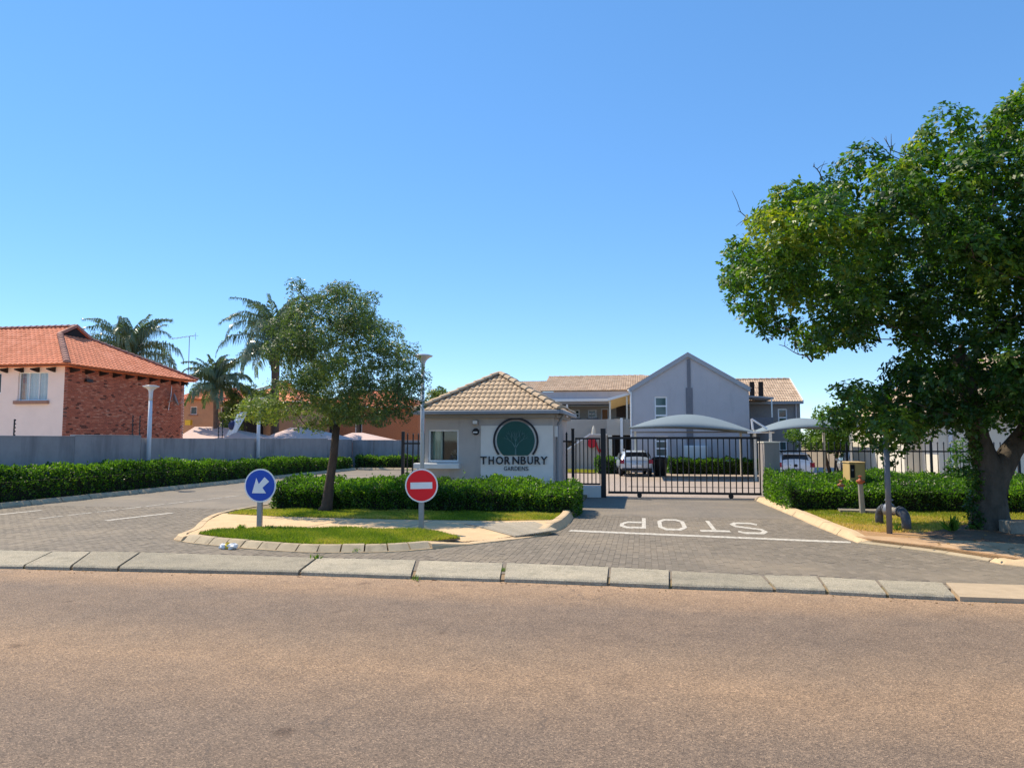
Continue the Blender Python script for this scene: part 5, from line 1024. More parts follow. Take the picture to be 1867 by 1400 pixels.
# ---- brick house on the left
hx, hy0, hy1, he, hr_ = -28.5, 32.55, 42.4, 5.72, 8.45; hm = (hy0 + hy1) / 2
h1 = thing('house', 'two storey house with brick side and terracotta tiled roof at the left edge', 'house', (0, 0, 0))
wl0, wl1 = AY(34, 679, hy0), AY(86, 730, hy0); WN = (wl0[0], wl1[0], wl1[1], wl0[1]); WE = (AY(-60, 700, hy0)[0], AY(2, 700, hy0)[0], wl1[1] + .4, wl0[1])
mb = MB(); wall_open(mb, -48, hx - .032, 0, he, hy0, .25, [WE, WN]); mb.box(-48, hx - .01, hy1 - .25, hy1, 0, he).build('wall', M['pink'], h1, label='pale pink plastered front wall')
MB().box(hx - .25, hx - .03, hy0 + .25, hy1 - .25, 0, he).build('side_wall', M['mortar'], h1)
# brick courses laid on the visible side
rb = np.random.default_rng(21); z = 1.7; row = 0; VB, QB, TB = [], [], []
while z < he - .02:
    y = hy0
    while y < hy1 - .05:
        y1_ = min(y + (.104 if (row % 2 and y == hy0) else .218), hy1); d = rb.uniform(-.006, .008); k = len(VB) * 1; z1_ = z + .072; x = hx + d; e = .004
        i = len(VB); VB += [(hx - .03, y, z), (hx - .03, y1_, z), (hx - .03, y1_, z1_), (hx - .03, y, z1_), (x, y + e, z + e), (x, y1_ - e, z + e), (x, y1_ - e, z1_ - e), (x, y + e, z1_ - e)]
        QB += [(i + 4, i + 5, i + 6, i + 7), (i, i + 1, i + 5, i + 4), (i + 1, i + 2, i + 6, i + 5), (i + 2, i + 3, i + 7, i + 6), (i + 3, i, i + 4, i + 7)]
        low = z < 2.9 or (y < hy0 + .9); tv = rb.random(); tv = tv * (.55 if (low and rb.random() < .55) else 1); tv = max(tv, .12) if (not low and rb.random() < .62) else tv
        TB += [tv] * 5; y = y1_ + .010
    z += .082; row += 1
link('brick_courses', np_mesh('brick_courses', np.array(VB), np.array(QB), TB, True), M['brick'], h1, kind='stuff')
w = window(h1, *WN, hy0 + .1, M['clear'], vbars=(.33, .66), fw=.05, depth=.06); x0_, x1_, z0_, z1_ = WN
MB().box(x0_ - .12, x1_ + .12, hy0 - .14, hy0 + .0, z0_ - .17, z0_ - .004, .01).build('sill', M['brick'] if 0 else M['mortar'], w, label='red-brown brick sill')
for k in range(9): x = x0_ + (x1_ - x0_) * (k + .5) / 9; MB().box(x - .008, x + .008, hy0 + .168, hy0 + .178, z0_, z1_).build('burglar_bar', M['winwhite'], w)
for k in range(4): z = z0_ + (z1_ - z0_) * (k + .7) / 4.4; MB().box(x0_, x1_, hy0 + .18, hy0 + .19, z - .008, z + .008).build('burglar_bar', M['winwhite'], w)
cm = MB(); n = 22
for k in range(n):
    xa, xb = x0_ + .30 + (x1_ - x0_ - .34) * k / n, x0_ + .30 + (x1_ - x0_ - .34) * (k + 1) / n; f = lambda q: hy0 + .215 + .012 * math.sin(q * 1.7)
    cm.quadv((xa, f(k), z0_), (xb, f(k + 1), z0_), (xb, f(k + 1), z1_), (xa, f(k), z1_))
cm.build('curtain', M['curtain'], w)
MB().box(x0_ - .4, x1_ + .4, hy0 + 1.2, hy0 + 1.25, z0_ - .5, z1_ + .5).build('inner_wall', M['taupedk'], h1)
window(h1, *WE, hy0 + .1, M['glass'], fw=.05, depth=.06)
ov = .55; RE0, REX = hy0 - ov, hx + ov; RY1 = hy1 + ov; zE = he - .02; run = hm - RE0; pitch = (hr_ - zE) / run
gz = hr_ - .62; gxr = REX - (gz - zE) / pitch          # the hip stops below the ridge at a small gablet
gy0, gy1 = RE0 + (gz - zE) / pitch, RY1 - (gz - zE) / pitch
rm = MB().quadv((-48, RE0, zE), (REX, RE0, zE), (gxr, gy0, gz), (-48, gy0, gz)).quadv((-48, gy0, gz), (gxr - .02, gy0, gz), (gxr - .02, hm, hr_), (-48, hm, hr_)).quadv((REX, RE0, zE), (REX, RY1, zE), (gxr, gy1, gz), (gxr, gy0, gz)).quadv((REX, RY1, zE), (-48, RY1, zE), (-48, hm, hr_), (gxr, hm, hr_), (gxr, gy1, gz)).quadv((-48, RE0, zE - .02), (-48, RY1, zE - .02), (REX, RY1, zE - .02), (REX, RE0, zE - .02)).build('roof', M['terra1'], h1)
vis_sc = lambda p: -abs(p.x + 30.5) - .3 * abs(p.z - 7)
tf = math.hypot(run, hr_ - zE); kx = run and (REX - gxr) / (gy0 - RE0); tg = math.hypot(gy0 - RE0, gz - zE)
nlo = round(tg / .335); roof_face(rm, (-40, RE0, zE + .04), (1, 0, 0), (0, run, hr_ - zE), [(0, 0), (REX + 40, 0), (gxr + 40, tg), (0, tg)], .30, tg / nlo, M['terra1'], M['terra'], 110, score=lambda p: p.x, name='roof_tile', humps=1, amp=.05)
roof_face(rm, (-40, RE0, zE + .04), (1, 0, 0), (0, run, hr_ - zE), [(0, tg), (gxr + 40, tg), (gxr + 40, tf), (0, tf)], .30, .335, M['terra1'], M['terra'], 40, score=lambda p: p.x, name='roof_tile', humps=1, amp=.05)
th_ = math.hypot(REX - gxr, gz - zE); roof_face(rm, (REX, RE0, zE + .04), (0, 1, 0), (-(REX - gxr), 0, gz - zE), [(0, 0), (RY1 - RE0, 0), (gy1 - RE0, th_), (gy0 - RE0, th_)], .30, .335, M['terra1'], M['terra'], 150, score=lambda p: -p.y, name='roof_tile', humps=1, amp=.05)
caps(rm, (REX, RE0, zE + .12), (gxr, gy0, gz + .10), .17, .40, M['ridge'], 'hip_tile'); caps(rm, (REX, RY1, zE + .1), (gxr, gy1, gz + .08), .16, .40, M['ridge'], 'hip_tile', single=False)
caps(rm, (gxr - .1, hm, hr_ + .08), (-46, hm, hr_ + .08), .16, .42, M['ridge'], 'ridge_tile')
MB().slab([(gxr - .01, gy0 + .1, gz), (gxr - .01, gy1 - .1, gz), (gxr - .01, hm, hr_ - .02)], (-.04, 0, 0)).build('gablet', M['rafter'], h1)
for (ya, yb) in ((gy0 - .05, hm), (gy1 + .05, hm)): MB().slab([(gxr + .06, ya, gz + .02), (gxr + .06, yb, hr_ + .05), (gxr + .06, yb, hr_ + .22), (gxr + .06, ya, gz + .19)], (-.16, 0, 0)).build('barge_board', M['ridge'], h1)
for k in range(13): x = -40.2 + k * .92; MB().slab([(x, RE0 + .05, zE - .14), (x, hy0 - .002, zE - .05), (x, hy0 - .002, zE - .30), (x, RE0 + .05, zE - .2)], (.11, 0, 0)).build('rafter', M['rafter'], h1)
for k in range(10): y = hy0 + .3 + k * 1.02; MB().slab([(REX - .05, y, zE - .14), (hx + .012, y, zE - .05), (hx + .012, y, zE - .30), (REX - .05, y, zE - .2)], (0, .11, 0)).build('rafter', M['rafter'], h1)
MB().box(hx + .01, hx + .16, hy0 + 1.3, hy0 + 1.75, 5.0, 5.16).build('floodlight', M['plastic'], h1)
# TV antenna and satellite dish
ay, az = AX(343, 690, hx + .2); zt = AX(343, 612, hx + .2)[1]
an_ = thing('tv_antenna', 'tall thin TV antenna on the far corner of the brick house', 'antenna', (hx + .2, ay, az - .2)); MB().tube([(0, 0, 0), (0, 0, zt - az + .2)], .022, 6).build('mast', M['steel'], an_)
MB().tube([(-1.3, .05, zt - az + .05), (.45, -.05, zt - az + .22)], .016, 5).build('boom', M['steel'], an_)
for k in range(7): u = k / 6; MB().tube([(-1.3 + 1.75 * u, -.18, zt - az + .05 + .17 * u), (-1.3 + 1.75 * u, .25, zt - az + .05 + .17 * u)], .009, 5).build('element', M['steel'], an_)
MB().tube([(.42, 0, zt - az + .40), (.42, 0, zt - az - .05)], .012, 5).build('element', M['steel'], an_)
def dish(label, loc, rz, tilt, r=.42):
    t = thing('satellite_dish', label, 'satellite dish', loc, rz); mb = MB(); mb.lathe([(.0, .0)] + [(r * k / 6, .22 * r * (k / 6) ** 2 * 2) for k in range(1, 7)] + [(r * .99, .44 * r + .02), (r * .5, .13 * r), (.01, .02)], 22)
    mb.build('reflector', M['signback'], t, True, rot=(R(90) - tilt, 0, 0)); MB().tube([(0, -.05, -r * .8), (0, -r * 1.2, -r * .3), (0, -r * 1.25, 0)], .018, 5).build('arm', M['steel'], t); MB().tube([(0, .02, 0), (0, .3, -.1)], .03, 6).build('bracket', M['steel'], t); return t
dy, dz = AX(314, 730, hx + .35); dish('grey satellite dish on the brick side wall near its far corner', (hx + .42, dy, dz), R(120), R(20), .40)
cbl = thing('cable', 'thin cable hanging down the far end of the brick wall', 'cable', (0, 0, 0)); MB().tube([(hx + .04, dy + .35, 5.3), (hx + .05, dy + .3, 4.7), (hx + .06, dy + .15, 4.2), (hx + .05, dy + .1, 3.8)], .02, 5).build('wire', M['winwhite'], cbl)
# ---- houses behind the wall
def far_house(name, label, x0, x1, y0, y1, ez, rz, m_wall, wins, hipped=True, m_roof='terra', ov=.5, sides=None):
    t = thing(name, label, 'house', (0, 0, 0)); ym = (y0 + y1) / 2; run = ym - y0 + ov; hip = run if hipped else 0
    mb = MB(); wall_open(mb, x0, x1, 0, ez, y0, .2, [w_[:4] for w_ in wins]); mb.box(x0, x0 + .2, y0 + .2, y1, 0, ez).box(x1 - .2, x1, y0 + .2, y1, 0, ez).build('wall', m_wall, t)
    for w_ in wins: window(t, *w_[:4], y0 + .06, M['glass'], vbars=(.5,) if w_[1] - w_[0] > .8 else (), fw=.07, depth=.06, sill=M['mortar'])
    a0, a1, b0, b1 = x0 - ov, x1 + ov, y0 - ov, y1 + ov
    rm = MB().quadv((a0, b0, ez), (a1, b0, ez), (a1 - hip, ym, rz), (a0 + hip, ym, rz)).quadv((a1, b0, ez), (a1, b1, ez), (a1 - hip, ym, rz)).quadv((a0, b1, ez), (a0, b0, ez), (a0 + hip, ym, rz)).quadv((a0, b0, ez - .02), (a0, b1, ez - .02), (a1, b1, ez - .02), (a1, b0, ez - .02)).build('roof', M['terra1'], t)
    tl = math.hypot(run, rz - ez); roof_face(rm, (a0, b0, ez + .03), (1, 0, 0), (0, run, rz - ez), [(0, 0), (a1 - a0, 0), (a1 - a0 - hip, tl), (hip, tl)], .30, .335, M['terra1'], M[m_roof], 0, humps=1, amp=.05)
    caps(rm, (a0 + hip, ym, rz + .05), (a1 - hip, ym, rz + .05), .16, .4, M['ridge'], single=False)
    if hip: caps(rm, (a0, b0, ez + .08), (a0 + hip, ym, rz + .06), .15, .4, M['ridge'], 'hip_tile', single=False); caps(rm, (a1, b0, ez + .08), (a1 - hip, ym, rz + .06), .15, .4, M['ridge'], 'hip_tile', single=False)
    return t
HB = 58.0; q = lambda px, py: AY(px, py, HB)
x0, x1 = q(330, 700)[0], q(404, 700)[0]; ez = q(370, 729)[1]
win = [(q(341, 0)[0], q(358, 0)[0], q(0, 770)[1], q(0, 746)[1]), (q(371, 0)[0], q(383, 0)[0], q(0, 758)[1], q(0, 744)[1])]
far_house('house', 'orange plastered house with white framed windows, seen between brick house and palm', x0, x1, HB, HB + 7, ez, q(360, 706)[1], M['orange'], win, hipped=False)
q = lambda px, py: AY(px, py, 56.0)
x0, x1 = q(407, 700)[0], q(545, 700)[0]; ez = q(450, 733)[1]; HP = far_house('house', 'orange house with a dark box as porch shade behind the tall palm', x0, x1, 56, 64, ez, AY(470, 698, 60)[1], M['orange'], [(q(424, 0)[0], q(446, 0)[0], 1.5, q(0, 745)[1]), (q(452, 0)[0], q(485, 0)[0], 1.0, q(0, 750)[1])])
MB().box(q(447, 0)[0], q(500, 0)[0], 55.3, 55.98, .0, q(0, 750)[1]).build('porch_shade_box', M['dark'], HP)  # solid near-black box stands in for the shade inside the porch
q = lambda px, py: AY(px, py, 62.0)
x0, x1 = q(566, 700)[0], q(764, 700)[0]; ez = q(450, 744)[1]; far_house('house', 'orange brick house mostly hidden behind the island tree', x0, x1, 62, 70, ez, AY(650, 715, 66)[1], M['brickfar'], [(q(612, 0)[0], q(628, 0)[0], 1.6, q(0, 775)[1]), (q(660, 0)[0], q(672, 0)[0], 1.6, q(0, 770)[1])])
yg = AY(344, 775, 57.2); yb = thing('yellow_box', 'small yellow box under the window of the orange house', 'box', (yg[0], 57.2, yg[1])); MB().box(-.25, .25, -.15, .15, 0, .45, .03).build('body', M['yellow'], yb)
# shade cloths over the neighbours' parking, seen above the wall
def hip_sail(label, pl, pr, ptop0, ptop1, y, m, zt_py, zl_py):
    t = thing('shade_cloth', label, 'shade cloth', (0, 0, 0), 0, 'pink shade cloths behind the boundary wall'); xa, xb = AY(pl, 790, y)[0], AY(pr, 790, y)[0]; ta_, tb_ = AY(ptop0, 790, y + 2)[0], AY(ptop1, 790, y + 2)[0]; zt, zl = AY(0, zt_py, y + 2)[1], AY(0, zl_py, y)[1]
    c = [(xa, y, zl), (xb, y, zl), (xb, y + 4.5, zl), (xa, y + 4.5, zl)]; r0, r1 = (ta_, y + 2.2, zt), (tb_, y + 2.2, zt); mb = MB()
    mb.quadv(c[0], c[1], r1, r0).quadv(c[1], c[2], r1).quadv(c[2], c[3], r0, r1).quadv(c[3], c[0], r0); mb.build('cloth', m, t)
    for p in c: MB().box(p[0] - .05, p[0] + .05, p[1] - .05, p[1] + .05, 0, p[2] - .02).build('post', M['steel'], t)
    return t
hip_sail('cream-pink shade cloth peak above the boundary wall next to the brick house', 318, 474, 352, 398, 48.0, M['sailpink'], 779, 801)
hip_sail('cream-pink shade cloth peak above the boundary wall left of the island tree trunk', 470, 612, 528, 560, 48.5, M['sailpink'], 781, 802)
hip_sail('low pink shade cloth above the boundary wall behind the island tree trunk', 590, 706, 640, 660, 53.0, M['sailpink'], 790, 806)
p = AY(436, 772, 47.6)
lc = thing('draped_cloth', 'light blue cloth hanging at a slant above the shade cloths by the palm', 'cloth', (p[0], 47.6, p[1])); mb = MB(); n = 8
for i in range(n):
    for j in range(n):
        f = lambda a_, b_: (-.42 + .84 * a_ + (b_ - .5) * .75, -.35 + .12 * math.sin(a_ * 6 + b_ * 2), (b_ - .5) * 1.5 + .25 * (a_ - .5))
        mb.quadv(f(i / n, j / n), f((i + 1) / n, j / n), f((i + 1) / n, (j + 1) / n), f(i / n, (j + 1) / n))
mb.build('cloth', M['cloth'], lc, True)
p = AY(424, 775, 47.4); nb_ = thing('navy_bundle', 'dark navy rounded bundle left of the hanging light blue cloth', 'bundle', (p[0], 47.4, p[1])); MB().lathe([(.05, -.34), (.20, -.30), (.27, -.16), (.29, 0), (.22, .18), (.10, .30), (.03, .33)], 14).build('body', M['navy'], nb_, True)
# ================================================================== SIGNS, LAMPS, STREET FURNITURE
def disc_sign(name, label, base, pc, rpx, m_face, yaw=0):
    bx, by = base; x, z = AY(pc[0], pc[1], by - .05); r = rpx * math.hypot(x, by) / F * math.cos(R(4)); t = thing(name, label, 'road sign', (bx, by, .10), yaw)
    MB().box(-.052, .052, -.035, .035, 0, z - .10 + r * .7, .004).build('pole', M['steel'], t)
    pl = MB().disc(r, .006, 56).build('plate', M['signwhite'], t, loc=(x - bx, -.045, z - .10))
    MB().disc(r * .985, .004, 56).build('backing', M['signback'], t, loc=(x - bx, -.038, z - .10))
    MB().disc(r * .915, .004, 56).build('field', m_face, pl, loc=(0, -.0042, 0))
    for zz in (-.35, .35): MB().box(-.07, .07, -.036, -.0355 + .0005, zz * r - .02, zz * r + .02).build('bracket', M['steel'], t, loc=(0, 0, z - .10))
    return t, pl, r
t, pl, r = disc_sign('road_sign', 'round blue keep-left sign with a white arrow pointing down left', G(473, 962, .10), (474, 885), 28.6, M['blue'], R(2))
k = r / 28.6; A_ = [(8, 14.5), (-2.2, 2.6), (-6.9, 13), (-14.2, -13), (11.5, -13), (4.6, -3.6), (16.6, 7)]
MB().slab([(x * k, 0, z * k) for x, z in A_], (0, -.003, 0)).build('arrow', M['signwhite'], pl, loc=(0, -.0085, 0))
t, pl, r = disc_sign('road_sign', 'round red no-entry sign with a white bar, in front of the gatehouse', G(768, 967, .10), (768, 885), 30, M['red'], R(4)); k = r / 30
MB().box(-20 * k, 20 * k, -.003, 0, -5.8 * k, 5.8 * k).build('bar', M['signwhite'], pl, loc=(0, -.0085, 0), rot=(0, R(-1.5), 0))
def lamp(label, x, y, zt, r, z0=.05, hr=.29):
    t = thing('street_lamp', label, 'street lamp', (x, y, z0), 0, 'white trumpet-headed street lamps'); h = zt - z0
    MB().tube([(0, 0, 0), (0, 0, h * .55), (0, 0, h - .62)], [r, r * .92, r * .8], 12).build('pole', M['lampwhite'], t, True)
    MB().lathe([(r * 1.5, 0), (r * 1.5, .25), (r * 1.02, .28)], 12).build('base', M['lampwhite'], t)
    rt = max(r * .8, .13 * hr); o = MB().lathe([(rt, h - .62), (rt * 1.03, h - .42), (max(rt * 1.1, .2 * hr), h - .30), (max(rt * 1.3, .30 * hr), h - .21), (max(rt * 1.5, .47 * hr), h - .14), (.72 * hr, h - .085), (hr, h - .048), (hr * 1.02, h - .035), (hr, h - .02)], 28).build('shade', M['lampwhite'], t, True)
    MB().lathe([(hr * .96, h - .018), (hr * .6, h + .015), (.02, h + .025)], 28).build('lens', M['lampglass'], o, True); return t
LXW = -20.25; y, zt = AX(275, 703, LXW); lamp('white street lamp standing in front of the brick side wall of the left house', LXW, AX(272, 800, LXW)[0], zt, .092, hr=.32)
y2 = AX(471, 800, LXW)[0]; lamp('white street lamp whose head is lost in the leaves of the island tree', LXW, y2, zt, .10, hr=.32)
x3, zt3 = AY(777, 647, 22.4); lamp('tall white street lamp standing in front of the gatehouse window', AY(770, 800, 22.4)[0], 22.4, zt3, .068, hr=.30)
def pole(name, label, x, y, r, h, m, z0=.07): t = thing(name, label, 'pole', (x, y, z0)); MB().tube([(0, 0, 0), (0, 0, h)], r, 12).build('tube', m, t, True); MB().lathe([(r * 1.05, h), (r * 1.05, h + .03), (0, h + .05)], 12).build('cap', m, t); return t
gx_, gy_ = G(1622, 972, .08); pl_ = pole('pole', 'plain grey round pole on the right verge, its top hidden in the tree leaves', gx_, gy_, .056, 2.02, M['greypole'])
# water standpipes
gx_, gy_ = 5.60, 20.85
sp_ = thing('standpipe', 'concrete post with an orange-red tap on top, standing clear of the right hedge', 'water tap', (gx_, gy_, .07)); MB().tube([(0.03, 0, 0), (0, 0, .78)], [.075, .065], 8).build('post', M['concpost'], sp_)
def tap(parent, z, k=.78):
    b_ = MB().lathe([(.07 * k, z), (.10 * k, z + .05 * k), (.10 * k, z + .11 * k), (.06 * k, z + .16 * k), (.035 * k, z + .19 * k)], 12).build('valve', M['rust'], parent, True); MB().tube([(-.13 * k, -.02, z + .09 * k), (.13 * k, -.02, z + .09 * k)], .04 * k, 8).build('outlet', M['rust'], b_, True); MB().tube([(0, 0, z + .18 * k), (0, 0, z + .26 * k)], .022, 6).build('spindle', M['rust'], b_)
    MB().lathe([(.0, z + .24 * k), (.07 * k, z + .25 * k), (.07 * k, z + .275 * k), (0, z + .285 * k)], 10).build('handle', M['rust'], b_)
tap(sp_, .78)
x, z = AY(1533, 880, 21.95); s2_ = thing('standpipe', 'orange tap half buried in the front of the right hedge', 'water tap', (x, 21.95, .07)); MB().tube([(0, 0, 0), (0, 0, z - .1)], .07, 8).build('post', M['concpost'], s2_); tap(s2_, z - .20, .72)
# meter box in the hedge
ky = 22.9; kx0, kx1 = AY(1549, 850, ky)[0], AY(1577, 850, ky)[0]; kz1 = AY(1560, 844, ky)[1]
kb = thing('meter_box', 'tan electrical meter box standing in the right hedge with a dark gap beside its door', 'meter box', (0, 0, 0))
MB().box(kx0, kx1, ky, ky + .75, .05, kz1, .01).build('body', M['kiosk'], kb); MB().box(kx0 - .02, kx1 + .02, ky - .02, ky + .77, kz1 + .001, kz1 + .03, .01).build('lid', M['kiosk'], kb)
MB().box(kx0 + .02, kx0 + .13, ky - .012, ky - .001, kz1 - .42, kz1 - .05).build('gap', M['dark'], kb); MB().box(kx0 + .15, kx1 - .03, ky - .03, ky - .002, kz1 - .50, kz1 - .04, .006).build('door', M['kiosk'], kb)
MB().box(kx0 + .05, kx0 + .10, ky - .02, ky - .013, kz1 - .22, kz1 - .18).build('latch', M['steel'], kb)
a, b = G(1525, 931, .10), G(1612, 931, .10)
props(MB().prism([(a[0], 20.95), (b[0], 20.85), (b[0] + .1, 21.6), (a[0] + .1, 21.7)], .05, .155).build('concrete_slab', M['blockc']), 'flat concrete cover slab at the foot of the right hedge behind the standpipe', 'slab')
# cast iron pipe bend with valve
ip = thing('water_pipe', 'thick dark iron pipe bend with a valve rising from the right verge', 'pipe', (0, 0, 0)); bx, by = G(1653, 966, .07)
e0 = Vector((bx, by, 0)); lx, ly = G(1617, 938, .10); dirv = Vector((-.20, .98, 0)).normalized(); ln = .72; zc_ = .44
arc = lambda c, d, s: [tuple(c + d * (.2 - .2 * math.cos(a_)) * s + Vector((0, 0, .2 * math.sin(a_)))) for a_ in np.linspace(0, math.pi / 2, 6)]
MB().tube([(bx, by, 0), (bx, by, .24)] + arc(Vector((bx, by, .24)), dirv, 1)[1:], .098, 14).build('elbow', M['ironpipe'], ip, True)
p0 = Vector((bx, by, zc_)) + dirv * .2; p1 = p0 + dirv * ln
MB().tube([tuple(p0 - dirv * .01), tuple(p1)], .075, 12).build('pipe', M['concpost'], ip, True)
MB().tube([tuple(p1 - dirv * .005)] + [tuple(p1 + dirv * (.2 * math.sin(a_)) + Vector((0, 0, -.2 + .2 * math.cos(a_)))) for a_ in np.linspace(.1, math.pi / 2, 6)] + [tuple(p1 + dirv * .2 + Vector((0, 0, -zc_)))], .088, 14).build('elbow', M['ironpipe'], ip, True)
for q_, r_ in ((p0 + dirv * .02, .118), (p0 + dirv * .34, .11), (p0 + dirv * .62, .11), (p1 - dirv * .03, .115)): MB().tube([tuple(q_ - dirv * .02), tuple(q_ + dirv * .02)], r_, 14).build('flange', M['ironpipe'], ip)
vb = p0 + dirv * .48; MB().lathe([(.13, -.11), (.14, 0), (.11, .1), (.06, .15), (.05, .19), (.09, .2), (.09, .23), (0, .24)], 14).build('valve', M['steel'], ip, True, loc=vb)
MB().lathe([(.14, 0), (.13, .02), (.12, .06)], 14).build('collar', M['ironpipe'], ip, loc=(bx, by, .0))
# old concrete block by the tree
bl = MB().box(-1.1, 1.1, -.22, .22, 0, .26, .02).build('concrete_block', M['blockc'], loc=(8.50, 17.25, .07), rot=(0, 0, R(5))); props(bl, 'long weathered concrete block lying at the foot of the big tree', 'block')
# litter on the island kerb
lx, ly = G(415, 1001); lt = thing('plastic_bag', 'crumpled white plastic bag with a yellow patch lying at the island kerb', 'litter', (lx, ly + .02, 0))
r_ = np.random.default_rng(4)
def crumple(cx_, cz_, rx, rz, m, nm):
    mb = MB(); n1, n2 = 12, 7
    for i in range(n2 + 1):
        for j in range(n1):
            a_, b_ = 2 * math.pi * j / n1, math.pi * i / n2; k_ = 1 + r_.normal(0, .22); mb.v.append((cx_ + rx * k_ * math.sin(b_) * math.cos(a_), rx * .8 * k_ * math.sin(b_) * math.sin(a_), max(.002, cz_ + rz * k_ * math.cos(b_))))
    for i in range(n2):
        for j in range(n1): a_ = i * n1 + j; b_ = i * n1 + (j + 1) % n1; mb.f.append((a_, b_, b_ + n1, a_ + n1))
    mb.build(nm, m, lt)
crumple(-.11, .045, .07, .05, M['litter'], 'bag'); crumple(.09, .045, .09, .055, M['litter'], 'bag'); crumple(-.01, .055, .055, .06, M['yellow'], 'printed_patch')

# ================================================================== CARS
def car(label, x, y, m, rz=0, w=1.74, h=1.44, emblem=False, roofbars=False):
    t = thing('parked_car', label, 'car', (x, y, 0), rz, 'cars parked inside the complex'); k = w / 1.84; s = h / 1.55
    SEC = [(0, .80, .46, .86, .90, .74), (.05, .89, .34, .95, 1.0, .76), (.16, .91, .30, .98, 1.14, .73), (.42, .92, .28, 1.0, 1.46, .64), (.75, .92, .27, 1.0, 1.54, .62), (2.2, .92, .25, .98, 1.55, .64), (2.7, .92, .25, .97, 1.44, .63), (3.25, .91, .26, .96, 1.02, .70), (4.0, .88, .30, .86, .90, .70), (4.3, .76, .40, .62, .70, .6)]
    V, Fc = [], []
    for (yy, hw, zb, be, ro, rh) in SEC:
        half = [(hw * .93, zb), (hw, (zb + be) / 2), (hw * .975, be), (rh + (hw - rh) * .28, be + (ro - be) * .78), (rh * .86, ro - .012), (0, ro + .012)]
        ring = [(a_, b_) for a_, b_ in half] + [(-a_, b_) for a_, b_ in half[-2::-1]]; V += [(a_ * k, yy, b_ * s) for a_, b_ in ring]
    n = 11
    for i in range(len(SEC) - 1):
        for j in range(n): a_ = i * n + j; b_ = i * n + (j + 1) % n; Fc.append((a_, b_, b_ + n, a_ + n))
    Fc += [tuple(range(n - 1, -1, -1)), tuple(range((len(SEC) - 1) * n, len(SEC) * n))]
    me = bpy.data.meshes.new('body'); me.from_pydata(V, [], Fc); me.validate(); me.shade_smooth(); bo = link('body', me, m, t); sb = bo.modifiers.new('sub', 'SUBSURF'); sb.levels = 1; sb.render_levels = 1
    P = lambda x_, y_, z_: (x_ * k, y_, z_ * s)
    MB().slab([P(-.66, .145, 1.02), P(.66, .145, 1.02), P(.56, .375, 1.43), P(-.56, .375, 1.43)], (0, -.03, .012)).build('rear_window', M['glass'], t)
    for sg_ in (-1, 1):
        x0_, x1_ = sorted((sg_ * .905, sg_ * .68)); MB().slab([P(x0_, .02, .78), P(x1_, .0, .78), P(x1_, .05, 1.02), P(x0_, .06, 1.02)], (0, -.03, 0)).build('tail_light', M['tail'], t)
        MB().slab([P(sg_ * .905, .62, 1.03), P(sg_ * .905, 2.75, 1.02), P(sg_ * .76, 2.45, 1.40), P(sg_ * .76, .85, 1.44)], (sg_ * .012, 0, 0)).build('side_window', M['glass'], t)
        MB().box(*sorted((sg_ * .90 * k, sg_ * 1.04 * k)), 2.65, 2.78, .98 * s, 1.10 * s, .01).build('mirror', m, t)
        for yy in (.82, 3.45):
            o = MB().lathe([(.0, -.1), (.24, -.11), (.31, -.09), (.32, 0), (.31, .09), (.24, .11), (0, .1)], 20).build('wheel', M['tyre'], t, loc=(sg_ * .80 * k, yy, .315), rot=(0, R(90), 0)); MB().lathe([(0, .105), (.17, .118), (.2, .112), (.2, .09)], 14).build('rim', M['steel'], o); MB().lathe([(0, -.105), (.17, -.118), (.2, -.112), (.2, -.09)], 14).build('rim', M['steel'], o)
    MB().box(-.82 * k, .82 * k, -.05, .06, .36 * s, .50 * s, .02).build('bumper', M['plastic'], t); MB().box(-.27 * k, .27 * k, -.045, .0, .60 * s, .71 * s).build('number_plate', M['winwhite'] if not emblem else M['signback'], t)
    MB().slab([P(-.58, .30, 1.44), P(.58, .30, 1.44), P(.58, .52, 1.52), P(-.58, .52, 1.52)], (0, 0, .03)).build('spoiler', m, t)
    if roofbars:
        for sg_ in (-1, 1): MB().tube([P(sg_ * .58, .7, 1.56), P(sg_ * .58, 1.2, 1.61), P(sg_ * .58, 2.1, 1.60), P(sg_ * .58, 2.4, 1.55)], .02, 6).build('roof_rail', M['steel'], t)
    if emblem: MB().disc(.075, .012, 20).build('badge', M['plastic'], t, loc=(0, -.01, .86 * s))
    return t
c = G(1161, 869); car('silver-blue hatchback seen from behind through the sliding gate', c[0], c[1], M['silver'], R(6), 1.80, 1.42, roofbars=True)
x = AY(1451, 840, 37.5)[0]; car('white hatchback with wide dark rear window behind the right fence', x, 37.5, M['carwhite'], R(-4), 1.74, 1.40, emblem=True)
x = AY(1572, 840, 40)[0]; car('white car half hidden behind the tan meter box', x, 40, M['carwhite'], R(-8), 1.74, 1.40)
x = AY(1203, 850, 42.6)[0]; bn_ = thing('wheelie_bin', 'black rounded bin standing right of the silver-blue hatchback', 'bin', (x, 42.6, 0)); MB().lathe([(.34, 0), (.42, .75), (.44, .95), (.36, 1.04), (.0, 1.08)], 16).build('body', M['plastic'], bn_, True); MB().box(-.3, .3, -.50, -.43, .9, .95).build('handle', M['plastic'], bn_)

